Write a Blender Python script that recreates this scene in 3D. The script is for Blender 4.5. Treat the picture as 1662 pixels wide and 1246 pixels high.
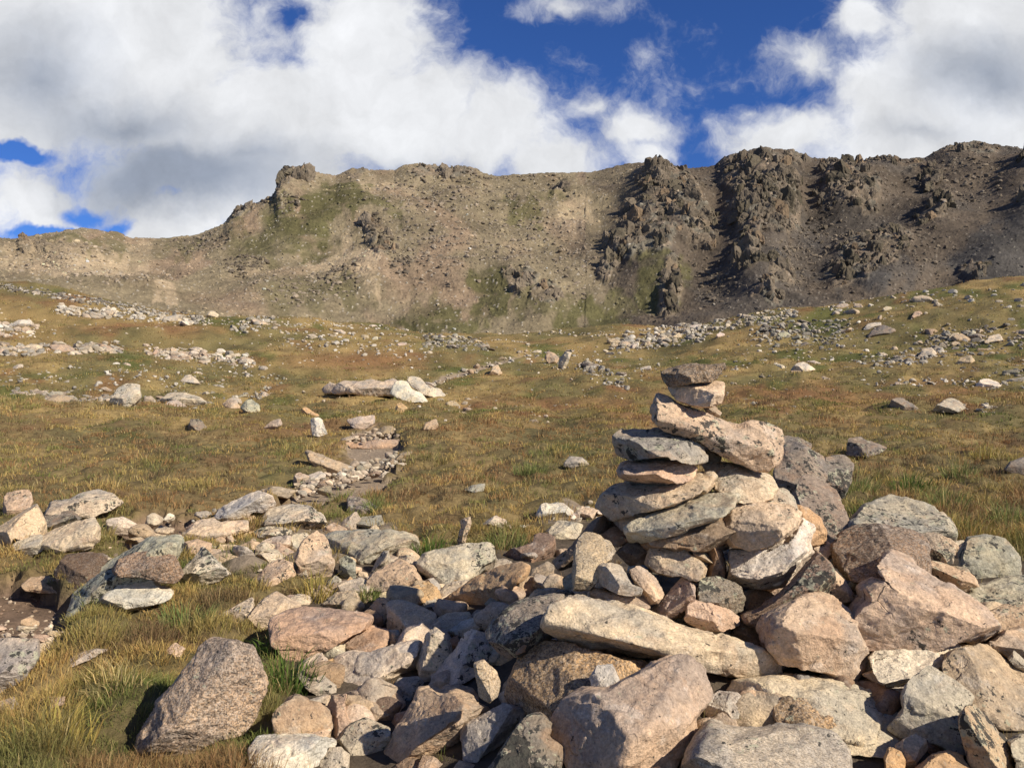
import bpy, bmesh, math, random
import numpy as np
from mathutils import Vector, Matrix

# ------------------------------------------------------------------ scene, camera, light
scene = bpy.context.scene
for o in list(bpy.data.objects):
    bpy.data.objects.remove(o)
F, CX, CY, EYE = 1439.0, 831.0, 623.0, 1.6     # focal length and centre of the photograph in its own pixels; eye height in metres

cam_data = bpy.data.cameras.new('camera')
cam = bpy.data.objects.new('camera', cam_data)
scene.collection.objects.link(cam)
cam.location = (0, 0, EYE)
cam.rotation_euler = (math.radians(90), 0, 0)
cam_data.sensor_width = 36.0
cam_data.lens = 36.0 * F / 1662.0
cam_data.clip_start = 0.05
cam_data.clip_end = 6000
scene.camera = cam

SUN_AZ, SUN_EL = math.radians(123), math.radians(35)     # clockwise from the viewing direction (+Y), and above the horizon
sun_dir = Vector((math.cos(SUN_EL) * math.sin(SUN_AZ), math.cos(SUN_EL) * math.cos(SUN_AZ), math.sin(SUN_EL)))
sun_data = bpy.data.lights.new('sun', 'SUN')
sun_data.energy = 5.0
sun_data.angle = math.radians(0.5)
sun_data.color = (1.0, 0.91, 0.775)
sun = bpy.data.objects.new('sun', sun_data)
scene.collection.objects.link(sun)
sun.rotation_euler = sun_dir.to_track_quat('Z', 'Y').to_euler()

scene.view_settings.view_transform = 'Standard'
scene.view_settings.look = 'None'
scene.view_settings.exposure = 0.45
scene.view_settings.gamma = 1.0
scene.view_settings.use_curve_mapping = False


class NT:
    """Short hands for building a node tree."""
    def __init__(self, tree):
        self.t = tree
        tree.nodes.clear()

    def node(self, kind, **kw):
        n = self.t.nodes.new(kind)
        for k, v in kw.items():
            setattr(n, k, v)
        return n

    def put(self, sock, v):
        if v is None:
            return
        if hasattr(v, 'is_output'):
            self.t.links.new(v, sock)
        else:
            if sock.type == 'RGBA' and len(v) == 3:
                v = (*v, 1)
            sock.default_value = v

    def math(self, op, a, b=None, c=None, clamp=False):
        n = self.node('ShaderNodeMath', operation=op, use_clamp=clamp)
        for i, v in enumerate((a, b, c)):
            self.put(n.inputs[i], v)
        return n.outputs[0]

    def vmath(self, op, a, b=None):
        n = self.node('ShaderNodeVectorMath', operation=op)
        self.put(n.inputs[0], a)
        if b is not None:
            self.put(n.inputs[3 if op == 'SCALE' else 1], b)
        return n.outputs[1 if op in ('LENGTH', 'DOT_PRODUCT') else 0]

    def noise(self, vec, scale, detail=4, rough=0.55, dist=0.0, col=False):
        n = self.node('ShaderNodeTexNoise')
        self.put(n.inputs['Vector'], vec)
        for k, v in (('Scale', scale), ('Detail', detail), ('Roughness', rough), ('Distortion', dist)):
            n.inputs[k].default_value = v
        return n.outputs['Color' if col else 'Fac']

    def voronoi(self, vec, scale, feature='F1', out='Distance', rand=1.0):
        n = self.node('ShaderNodeTexVoronoi', feature=feature)
        self.put(n.inputs['Vector'], vec)
        n.inputs['Scale'].default_value = scale
        n.inputs['Randomness'].default_value = rand
        return n.outputs[out]

    def step(self, v, lo, hi):
        n = self.node('ShaderNodeMapRange', interpolation_type='SMOOTHSTEP')
        self.put(n.inputs['Value'], v)
        self.put(n.inputs['From Min'], lo)
        self.put(n.inputs['From Max'], hi)
        return n.outputs[0]

    def remap(self, v, lo, hi, a, b):
        n = self.node('ShaderNodeMapRange')
        for i, x in enumerate((v, lo, hi, a, b)):
            self.put(n.inputs[i], x)
        return n.outputs[0]

    def mix(self, fac, a, b, blend='MIX'):
        n = self.node('ShaderNodeMix', data_type='RGBA', blend_type=blend)
        self.put(n.inputs[0], fac)
        self.put(n.inputs[6], a)
        self.put(n.inputs[7], b)
        return n.outputs[2]

    def gray(self, v):
        n = self.node('ShaderNodeCombineColor')
        for i in range(3):
            self.put(n.inputs[i], v)
        return n.outputs[0]


def make_world():
    w = bpy.data.worlds.new('World')
    scene.world = w
    w.use_nodes = True
    t = NT(w.node_tree)
    sky = t.node('ShaderNodeTexSky', sky_type='NISHITA')
    sky.sun_disc = False
    sky.sun_elevation = SUN_EL
    sky.sun_rotation = SUN_AZ
    sky.altitude = 3600
    sky.air_density = 1.0
    sky.dust_density = 0.3
    sky.ozone_density = 3.0
    tint = t.mix(1.0, sky.outputs[0], SKY_TINT, 'MULTIPLY')
    bg = t.node('ShaderNodeBackground')
    t.put(bg.inputs[0], tint)
    bg.inputs[1].default_value = 0.076
    # clouds: where a view direction meets a flat layer of the heavens ahead (x/y, z/y)
    d = t.node('ShaderNodeTexCoord').outputs['Generated']
    sep = t.node('ShaderNodeSeparateXYZ')
    t.put(sep.inputs[0], d)
    y = t.math('MAXIMUM', t.math('ABSOLUTE', sep.outputs[1]), 0.12)
    u, v = t.math('DIVIDE', sep.outputs[0], y), t.math('DIVIDE', sep.outputs[2], y)
    comb = t.node('ShaderNodeCombineXYZ')
    t.put(comb.inputs[0], u)
    t.put(comb.inputs[1], v)
    p = comb.outputs[0]
    warp = t.vmath('SUBTRACT', t.noise(p, 7.0, 5, 0.6, col=True), (0.5, 0.5, 0.5))
    pw = t.vmath('ADD', p, t.vmath('SCALE', warp, 0.10))

    def field(blobs, pos):
        f = None
        for (px, py, rx, ry, k) in blobs:
            c = ((px - CX) / F, (CY - py) / F, 0)
            q = t.vmath('MULTIPLY', t.vmath('SUBTRACT', pos, c), (F / rx, F / ry, 0))
            g = t.math('MULTIPLY_ADD', t.vmath('LENGTH', q), -k, k)
            f = g if f is None else t.math('SMOOTH_MAX', f, g, 0.25)
        return f
    cl = field([(120, 90, 430, 230, 1.3), (430, 190, 380, 130, 1.3), (600, 50, 150, 150, 1.0), (640, 190, 220, 130, 1.2),
                (800, 205, 150, 95, 1.0), (900, 255, 110, 60, 1.0), (360, 300, 330, 110, 1.3), (50, 330, 150, 80, 1.0),
                (290, 375, 140, 60, 1.0), (950, 165, 70, 34, .62), (1030, 205, 80, 45, .75), (1045, 250, 60, 40, .7),
                (930, 0, 110, 30, .45), (1047, 80, 36, 22, .25), (1140, 125, 50, 12, .10), (1020, 128, 50, 22, .06),
                (1640, 80, 290, 210, 1.3), (1500, 165, 200, 110, 1.2), (1280, 215, 140, 60, 1.0), (1300, 105, 65, 60, .6),
                (1600, 240, 420, 100, 1.3), (1215, 175, 36, 14, .4), (1390, 25, 80, 60, .9),
                (-500, 250, 500, 260, 1.2), (2300, 150, 500, 260, 1.2), (1800, -700, 700, 300, 1.0), (-300, -600, 800, 300, 1.0)], pw)
    gap = field([(10, 247, 88, 24, 1.1), (478, 12, 54, 38, .5), (195, 364, 40, 26, .95), (150, 335, 90, 22, .6), (290, 322, 70, 20, .65), (75, 374, 90, 18, .95)], pw)
    n1 = t.math('SUBTRACT', t.noise(pw, 7.5, 12, 0.66, 0.15), 0.5)
    dens = t.math('ADD', t.math('SUBTRACT', cl, t.math('MAXIMUM', gap, 0.0)), t.math('MULTIPLY', n1, 1.45))
    dens = t.math('ADD', dens, t.math('MULTIPLY', t.math('SUBTRACT', t.noise(pw, 24.0, 8, 0.65, 0.8), 0.5), 0.45))
    mask = t.step(dens, -0.08, 0.58)
    # lit tops and grey undersides of the clouds
    sh = field([(290, 285, 300, 95, 1.2), (60, 130, 190, 150, .7), (200, 200, 260, 90, .8), (420, 250, 200, 70, .7), (1590, 130, 200, 110, .75), (640, 275, 230, 40, .5), (1500, 225, 200, 40, .5), (160, 330, 120, 40, .6)], pw)
    shade = t.math('ADD', t.math('MAXIMUM', sh, 0.0), t.math('MULTIPLY', t.math('SUBTRACT', t.noise(pw, 4.0, 7, 0.55, 0.2), 0.5), 0.75))
    shade = t.step(shade, -0.02, 0.95)
    ccol = t.mix(shade, (0.63, 0.64, 0.66), (0.255, 0.29, 0.36))
    fine = t.remap(t.noise(pw, 9.0, 8, 0.6), 0.3, 0.7, 0.78, 1.10)
    ccol = t.mix(1.0, ccol, t.gray(fine), 'MULTIPLY')
    bg2 = t.node('ShaderNodeBackground')
    t.put(bg2.inputs[0], ccol)
    bg2.inputs[1].default_value = 1.0
    m = t.node('ShaderNodeMixShader')
    t.put(m.inputs[0], mask)
    t.put(m.inputs[1], bg.outputs[0])
    t.put(m.inputs[2], bg2.outputs[0])
    out = t.node('ShaderNodeOutputWorld')
    t.put(out.inputs[0], m.outputs[0])
    w.cycles.sampling_method = 'MANUAL'
    w.cycles.sample_map_resolution = 512


SKY_TINT = (0.40, 0.66, 1.12)
make_world()

# ------------------------------------------------------------------ noise in numpy
rng = np.random.default_rng(7)
GR = rng.normal(size=(256, 3))
GR /= np.linalg.norm(GR, axis=1)[:, None]


def ihash(ix, iy, iz, seed=0):
    h = (ix.astype(np.int64) * 374761393 + iy.astype(np.int64) * 668265263 + iz.astype(np.int64) * 2147483647 + seed * 974634777) & 0xFFFFFFFF
    h = ((h ^ (h >> 13)) * 1274126177) & 0xFFFFFFFF
    return h ^ (h >> 16)


def perlin(p, seed=0):
    i = np.floor(p)
    f = p - i
    w = f * f * f * (f * (f * 6 - 15) + 10)
    out = np.zeros(len(p))
    for dx in (0, 1):
        wx = w[:, 0] if dx else 1 - w[:, 0]
        for dy in (0, 1):
            wy = w[:, 1] if dy else 1 - w[:, 1]
            for dz in (0, 1):
                wz = w[:, 2] if dz else 1 - w[:, 2]
                g = GR[ihash(i[:, 0] + dx, i[:, 1] + dy, i[:, 2] + dz, seed) & 255]
                out += wx * wy * wz * (g[:, 0] * (f[:, 0] - dx) + g[:, 1] * (f[:, 1] - dy) + g[:, 2] * (f[:, 2] - dz))
    return out


def fbm(p, octaves=4, seed=0, gain=0.5, ridged=False):
    a, out, q = 1.0, np.zeros(len(p)), np.array(p, float)
    for k in range(octaves):
        n = perlin(q, seed + k)
        out += a * ((0.5 - np.abs(n) * 1.6) if ridged else n)
        q = q * 2.03 + 17.3
        a *= gain
    return out


def cells(p, seed=0):
    """Cellular noise: F1, F2 and a random number of the nearest cell."""
    i = np.floor(p)
    f1, f2, cid = np.full(len(p), 9.0), np.full(len(p), 9.0), np.zeros(len(p))
    for dx in (-1, 0, 1):
        for dy in (-1, 0, 1):
            for dz in (-1, 0, 1):
                c = i + (dx, dy, dz)
                h = ihash(c[:, 0], c[:, 1], c[:, 2], seed)
                o = np.stack([(h & 1023) / 1023.0, ((h >> 10) & 1023) / 1023.0, ((h >> 20) & 1023) / 1023.0], 1)
                d = np.linalg.norm(c + o - p, axis=1)
                near = d < f1
                f2 = np.where(near, f1, np.minimum(f2, d))
                cid = np.where(near, ((h * 7919) & 0xFFFF) / 65535.0, cid)
                f1 = np.where(near, d, f1)
    return f1, f2, cid


def sstep(x, a, b):
    t = np.clip((x - a) / (b - a), 0, 1)
    return t * t * (3 - 2 * t)


def xy0(x, y, s=1.0):
    return np.stack([np.asarray(x) * s, np.asarray(y) * s, np.zeros(np.shape(x))], 1)


# ------------------------------------------------------------------ the lie of the land
TY = np.array([-6, 0, 2, 3.5, 4.5, 6, 8, 10, 14, 20, 30, 45, 65, 90, 110, 130, 180, 260, 420.0])
TX = np.array([-700, 0, 400, 831, 1050, 1300, 1662, 2400.0])
NEAR = [-.3, .0, .02, .06, .10, .19, .27, .36, .50]
TZ = np.array([NEAR + r for r in (
    [.75, 1.5, 3.5, 7.0, 13, 18, 20, 15, 12, 14], [.70, 1.25, 2.7, 5.2, 9.6, 14.2, 15, 10, 9, 12], [.66, 1.05, 2.1, 4.4, 8.0, 9.6, 9.9, 6, 6, 10],
    [.65, .95, 1.7, 3.4, 6.2, 7.9, 8.0, 5, 6, 10], [.66, 1.0, 1.9, 3.8, 6.9, 8.5, 8.6, 5, 6, 10], [.68, 1.3, 2.6, 5.6, 9.2, 10.6, 10.2, 6, 6, 10],
    [.75, 1.6, 3.6, 7.6, 12.1, 14.0, 14.0, 9, 8, 12], [.9, 2.0, 4.5, 9.5, 15, 18, 18, 12, 10, 14])])


def land(x, y):
    """Height of the meadow at world x, y (arrays), before the trail is cut into it."""
    x, y = np.asarray(x, float), np.asarray(y, float)
    px = np.clip(CX + F * x / np.maximum(y, 6.0), TX[0], TX[-1] - 1e-3)
    ty = np.interp(y, TY, np.arange(len(TY)))
    cols = np.stack([np.interp(ty, np.arange(len(TY)), r) for r in TZ], 0)
    k = np.clip(np.searchsorted(TX, px, side='right') - 1, 0, len(TX) - 2)
    f = (px - TX[k]) / (TX[k + 1] - TX[k])
    f = f * f * (3 - 2 * f)
    idx = np.arange(len(x))
    z = cols[k, idx] * (1 - f) + cols[k + 1, idx] * f
    far = sstep(y, 12, 60)
    z = z + fbm(xy0(x, y, .35), 3, 11) * (0.10 + .25 * far) * sstep(y, 4, 9) + fbm(xy0(x, y, 1.7), 3, 21) * 0.045
    z = z + fbm(xy0(x, y, .06), 2, 31) * 1.3 * far
    # the heap of stones under and around the cairn
    sx = sstep(x, -.5, .8) * (1 - .5 * sstep(x, 2.6, 4.2))
    sy = np.interp(y, [1.5, 2.9, 3.6, 4.4, 5.0, 6.8], [0, .36, .72, 1.0, .93, 0])
    return z + .44 * sx * sy




def tussock(x, y):
    """Little domes of the sward: height 0..1 and a random number of each dome."""
    w = np.stack([x + fbm(xy0(x, y, 1.9), 2, 401) * .22, y + fbm(xy0(x, y, 1.9), 2, 411) * .22], 1)
    f1, _, i1 = cells(np.concatenate([w * 2.6, np.zeros((len(x), 1))], 1) * (1, 1, 0) + (0, 0, .5), 421)
    g1, _, i2 = cells(np.concatenate([w * .75, np.zeros((len(x), 1))], 1) * (1, 1, 0) + (0, 0, .5), 431)
    k = sstep(np.asarray(y, float), 9, 22)
    return np.clip(1 - f1 * f1 * 1.9, 0, 1) * (1 - k) + np.clip(1 - g1 * g1 * 1.9, 0, 1) * k, np.where(np.asarray(y) < 15, i1, i2)


PW, PH = 831, 623
gx, gy = np.meshgrid(np.arange(PW) * 2 + 1.0, np.arange(PH) * 2 + 1.0)


def raster(poly):
    pts = np.array(poly, float)
    inside = np.zeros(gx.shape, bool)
    n = len(pts)
    for i in range(n):
        (x1, y1), (x2, y2) = pts[i], pts[(i + 1) % n]
        if y1 == y2:
            continue
        c = ((y1 > gy) != (y2 > gy)) & (gx < (x2 - x1) * (gy - y1) / (y2 - y1) + x1)
        inside ^= c
    return inside.astype(float)


def blur(a, r):
    for ax in (0, 1):
        for _ in range(2):
            c = np.cumsum(np.concatenate([np.repeat(np.take(a, [0], ax), r + 1, ax), a, np.repeat(np.take(a, [-1], ax), r, ax)], ax), ax)
            m = a.shape[ax]
            a = (np.take(c, np.arange(2 * r + 1, 2 * r + 1 + m), ax) - np.take(c, np.arange(0, m), ax)) / (2 * r + 1)
    return a


DIRT = [[(-80, 930), (40, 932), (105, 945), (132, 975), (122, 1010), (100, 1045), (50, 1065), (-80, 1075)],
        [(170, 858), (220, 836), (300, 828), (338, 842), (300, 880), (230, 898), (185, 892)],
        [(445, 806), (500, 782), (560, 752), (600, 742), (645, 760), (625, 790), (560, 806), (500, 822), (455, 824)],
        [(555, 738), (560, 712), (590, 688), (640, 696), (655, 722), (645, 742)]]
FAINT = [[(690, 625), (720, 608), (780, 593), (850, 573.5), (882, 563), (872, 570), (800, 596), (742, 612), (700, 630)]]
STONY = [[(860, 838), (930, 812), (980, 828), (940, 852), (880, 862)], [(300, 885), (420, 880), (470, 850), (640, 850), (640, 880), (480, 930), (380, 930)]]
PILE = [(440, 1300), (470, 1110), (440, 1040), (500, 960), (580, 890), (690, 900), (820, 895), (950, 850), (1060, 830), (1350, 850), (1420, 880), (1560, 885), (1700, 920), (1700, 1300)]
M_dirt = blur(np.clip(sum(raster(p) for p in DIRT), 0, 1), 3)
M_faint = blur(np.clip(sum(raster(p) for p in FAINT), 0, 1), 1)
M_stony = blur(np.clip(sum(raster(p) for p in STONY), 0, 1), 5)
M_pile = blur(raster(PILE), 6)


def look(m, px, py):
    a = np.clip((px / 2 - .5), 0, PW - 1.001)
    b = np.clip((py / 2 - .5), 0, PH - 1.001)
    i, j = a.astype(int), b.astype(int)
    fa, fb = a - i, b - j
    return (m[j, i] * (1 - fa) + m[j, i + 1] * fa) * (1 - fb) + (m[j + 1, i] * (1 - fa) + m[j + 1, i + 1] * fa) * fb


def project(x, y, z):
    yy = np.maximum(y, .3)
    return CX + F * x / yy, CY - F * (z - EYE) / yy


def ground(x, y):
    """Final ground height, with masks of bare dirt, faint path, stony earth and the stone heap."""
    x, y = np.asarray(x, float), np.asarray(y, float)
    z = land(x, y)
    px, py = project(x, y, z)
    inside = (px > -60) & (px < 1720) & (y > .5)
    jx = fbm(xy0(x, y, 5.0), 3, 41) * 26
    jy = fbm(xy0(x, y, 5.0), 3, 51) * 16
    near = sstep(40 - y, 0, 25)
    d = look(M_dirt, px + jx * near, py + jy * near) * inside
    fa = look(M_faint, px + jx * .2, py + jy * .1) * inside
    st = look(M_stony, px + jx, py + jy) * inside
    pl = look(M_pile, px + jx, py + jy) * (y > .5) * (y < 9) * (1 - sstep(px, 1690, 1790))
    cut = sstep(d, .25, .60)
    z = z + (tussock(x, y)[0] - .4) * (.10 + .12 * sstep(y, 9, 22)) * (1 - .8 * sstep(y, 25, 70)) * (1 - sstep(d, .1, .4)) * (1 - pl) * (y > 0)
    depth = np.where(y < 5.5, .11, np.where(y < 8, .16, .13))
    z = z - cut * depth - sstep(fa, .3, .7) * .08
    return z, np.maximum(d, fa * .6), st, pl


RY = np.exp(np.linspace(math.log(2.0), math.log(128), 700))


def hit(px, py, final=False):
    """Where the sight line through a pixel of the photograph meets the ground."""
    x = (px - CX) / F * RY
    zr = EYE - (py - CY) / F * RY
    z = ground(x, RY)[0] if final else land(x, RY)
    k = np.argmax(zr <= z)
    if not (zr <= z).any():
        k = len(RY) - 60
    return x[k], RY[k], z[k]


# ------------------------------------------------------------------ materials
def material(name):
    m = bpy.data.materials.new(name)
    m.use_nodes = True
    t = NT(m.node_tree)
    b = t.node('ShaderNodeBsdfPrincipled')
    b.inputs['Specular IOR Level'].default_value = 0.25
    b.inputs['Roughness'].default_value = 0.9
    o = t.node('ShaderNodeOutputMaterial')
    t.put(o.inputs[0], b.outputs[0])
    return m, t, b


def rock_material(name, grain=90.0, grain_amt=0.30, speck=0.10, speck_scale=150.0, stain=0.62, bump=0.75, dark_speck=(0.03, 0.028, 0.025), moss=0.3, world=False):
    m, t, b = material(name)
    oi = t.node('ShaderNodeObjectInfo')
    co = t.node('ShaderNodeNewGeometry').outputs['Position'] if world else t.node('ShaderNodeTexCoord').outputs['Object']
    off = t.vmath('SCALE', (13.1, 7.7, 21.3), oi.outputs['Random'])
    p = t.vmath('ADD', co, off)
    base = oi.outputs['Color']
    big = t.noise(p, 2.6, 4, .6)
    c = t.mix(t.step(big, .42, .62), t.mix(1.0, base, (1.12, 1.02, .90), 'MULTIPLY'), t.mix(1.0, base, (.74, .74, .76), 'MULTIPLY'))
    st = t.math('MULTIPLY', t.step(t.noise(p, 4.5, 6, .65, .6), .50, .66), stain)
    c = t.mix(st, c, t.mix(.5, base, (.40, .20, .08)))
    pale = t.math('MULTIPLY', t.step(t.noise(p, 7.5, 7, .7), .56, .66), .45)
    c = t.mix(pale, c, t.mix(.5, base, (.62, .57, .50)))
    g = t.noise(p, grain, 4, .75)
    c = t.mix(1.0, c, t.gray(t.remap(g, .3, .7, 1 - grain_amt, 1 + grain_amt)), 'MULTIPLY')
    g2 = t.noise(p, grain * .28, 5, .7)
    c = t.mix(1.0, c, t.gray(t.remap(g2, .3, .7, .74, 1.24)), 'MULTIPLY')
    if speck:
        vc = t.voronoi(p, speck_scale, out='Color')
        sp = t.node('ShaderNodeSeparateColor')
        t.put(sp.inputs[0], vc)
        c = t.mix(t.math('MULTIPLY', t.step(sp.outputs[0], .52, .58), speck), c, dark_speck)
        c = t.mix(t.math('MULTIPLY', t.step(sp.outputs[1], .66, .72), speck * .75), c, t.mix(.35, base, (.66, .60, .52)))
    # hairline cracks and seams
    cp = t.vmath('ADD', p, t.vmath('SCALE', t.noise(p, 3.0, 4, .6, col=True), .22))
    cr = t.voronoi(cp, 3.1, 'DISTANCE_TO_EDGE')
    crack = t.math('MULTIPLY', t.step(cr, .013, .0), t.step(t.noise(p, 3.7, 2), .60, .70))
    c = t.mix(t.math('MULTIPLY', crack, .75), c, (.05, .042, .035))
    # crust lichens: pale green, then black
    amt = oi.outputs['Alpha']
    zone = t.noise(t.vmath('ADD', p, (3.3, 1.7, 9.1)), 3.2, 3, .6)
    ragged = t.math('MULTIPLY', t.math('SUBTRACT', t.noise(p, 42.0, 6, .72), .5), 1.5)
    wob = t.vmath('ADD', p, t.vmath('SCALE', t.noise(p, 15.0, 4, .65, col=True), .11))

    def crust(scale, shift, reach):
        q = t.vmath('ADD', wob, shift)
        n = t.node('ShaderNodeTexVoronoi')
        t.put(n.inputs['Vector'], q)
        n.inputs['Scale'].default_value = scale
        sp = t.node('ShaderNodeSeparateColor')
        t.put(sp.inputs[0], n.outputs['Color'])
        rad = t.math('MULTIPLY', t.math('SUBTRACT', sp.outputs[0], .48), t.remap(amt, 0.0, 1.0, .06, reach))
        rad = t.math('ADD', rad, t.math('MULTIPLY', t.math('SUBTRACT', zone, .50), t.math('MULTIPLY', amt, 3.0)))
        return t.step(t.math('ADD', t.math('SUBTRACT', rad, n.outputs['Distance']), ragged), -.02, .06)
    gm = t.math('MAXIMUM', crust(17.0, (8.3, 2.1, 5.5), .80), crust(44.0, (1.3, 6.1, 2.5), .55))
    c = t.mix(t.math('MULTIPLY', gm, .45 + moss), c, t.mix(t.noise(p, 30.0, 2), (.27, .26, .18), (.46, .45, .31)))
    bm = t.math('MAXIMUM', crust(22.0, (4.3, 9.1, .5), 1.0), crust(58.0, (7.3, 3.1, 6.5), .75))
    c = t.mix(t.math('MULTIPLY', bm, .92), c, (.034, .032, .028))
    t.put(b.inputs['Base Color'], c)
    # relief finer than the mesh
    lay = t.vmath('MULTIPLY', p, (4.0, 4.0, 30.0))
    h = t.math('ADD', t.math('MULTIPLY', t.noise(p, 28.0, 8, .68), 1.0), t.math('MULTIPLY', t.noise(lay, 1.3, 4, .6), .35))
    h = t.math('ADD', h, t.math('MULTIPLY', t.noise(p, grain * 1.2, 3, .7), .35))
    hp = t.vmath('ADD', p, t.vmath('SCALE', t.noise(p, 6.0, 4, .6, col=True), .10))
    h = t.math('ADD', h, t.math('MULTIPLY', t.voronoi(hp, 6.5), 1.3))
    h = t.math('ADD', h, t.math('MULTIPLY', t.voronoi(t.vmath('MULTIPLY', hp, (1, 1, 1.8)), 17.0), .55))
    h = t.math('SUBTRACT', h, t.math('MULTIPLY', crack, .5))
    h = t.math('ADD', h, t.math('MULTIPLY', bm, .06))
    bp = t.node('ShaderNodeBump')
    bp.inputs['Strength'].default_value = bump
    bp.inputs['Distance'].default_value = 0.022
    t.put(bp.inputs['Height'], h)
    t.put(b.inputs['Normal'], bp.outputs[0])
    return m


MAT = {
    'stone': rock_material('granite'),
    'coarse': rock_material('coarse_granite', grain=60, grain_amt=.5, speck=.62, speck_scale=150, stain=.3, bump=.9, dark_speck=(.075, .065, .055)),
    'fine': rock_material('speckled_granite', grain=110, grain_amt=.35, speck=.4, speck_scale=210, stain=.15, bump=.45),
    'near': rock_material('weathered_granite', world=True),
    'rust': rock_material('rusty_granite', stain=.95, grain=100),
}


def attr_material(name, grain_lo=.7, grain_hi=1.3, scale=30.0, bump=.0, bdist=.05, trans=0.0, detail=6):
    m, t, b = material(name)
    a = t.node('ShaderNodeAttribute', attribute_name='tint')
    c = a.outputs['Color']
    p = t.node('ShaderNodeNewGeometry').outputs['Position']
    if scale:
        c = t.mix(1.0, c, t.gray(t.remap(t.noise(p, scale, detail, .7), .3, .7, grain_lo, grain_hi)), 'MULTIPLY')
    t.put(b.inputs['Base Color'], c)
    b.inputs['Specular IOR Level'].default_value = .12
    if bump:
        bp = t.node('ShaderNodeBump')
        bp.inputs['Strength'].default_value = bump
        bp.inputs['Distance'].default_value = bdist
        t.put(bp.inputs['Height'], t.noise(p, scale, 8, .7))
        t.put(b.inputs['Normal'], bp.outputs[0])
    if trans:
        tr = t.node('ShaderNodeBsdfTranslucent')
        t.put(tr.inputs[0], c)
        mx = t.node('ShaderNodeMixShader')
        mx.inputs[0].default_value = trans
        t.put(mx.inputs[1], b.outputs[0])
        t.put(mx.inputs[2], tr.outputs[0])
        out = [n for n in t.t.nodes if n.type == 'OUTPUT_MATERIAL'][0]
        t.put(out.inputs[0], mx.outputs[0])
    return m


def fast_mesh(name, verts, faces, tint=None, smooth=True):
    """A mesh from arrays; faces is (n, 3) or (n, 4)."""
    me = bpy.data.meshes.new(name)
    nv, (nf, k) = len(verts), faces.shape
    me.vertices.add(nv)
    me.vertices.foreach_set('co', np.ascontiguousarray(verts, np.float32).ravel())
    me.loops.add(nf * k)
    me.loops.foreach_set('vertex_index', np.ascontiguousarray(faces, np.int32).ravel())
    me.polygons.add(nf)
    me.polygons.foreach_set('loop_start', np.arange(0, nf * k, k, dtype=np.int32))
    me.polygons.foreach_set('use_smooth', np.full(nf, smooth))
    me.update(calc_edges=True)
    if tint is not None:
        at = me.color_attributes.new('tint', 'FLOAT_COLOR', 'POINT')
        c = np.ones((nv, 4), np.float32)
        c[:, :3] = np.clip(tint, 0, 1)
        at.data.foreach_set('color', c.ravel())
    return me


def add(name, me, mat=None, kind=None, label=None, cat=None, group=None, loc=(0, 0, 0)):
    o = bpy.data.objects.new(name, me)
    scene.collection.objects.link(o)
    o.location = loc
    if mat is not None and not me.materials:
        me.materials.append(mat)
    for k, v in (('kind', kind), ('label', label), ('category', cat), ('group', group)):
        if v:
            o[k] = v
    return o


def grid_faces(r, c):
    i = np.arange(r * c).reshape(r, c)
    return np.stack([i[:-1, :-1].ravel(), i[:-1, 1:].ravel(), i[1:, 1:].ravel(), i[1:, :-1].ravel()], 1)

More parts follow.
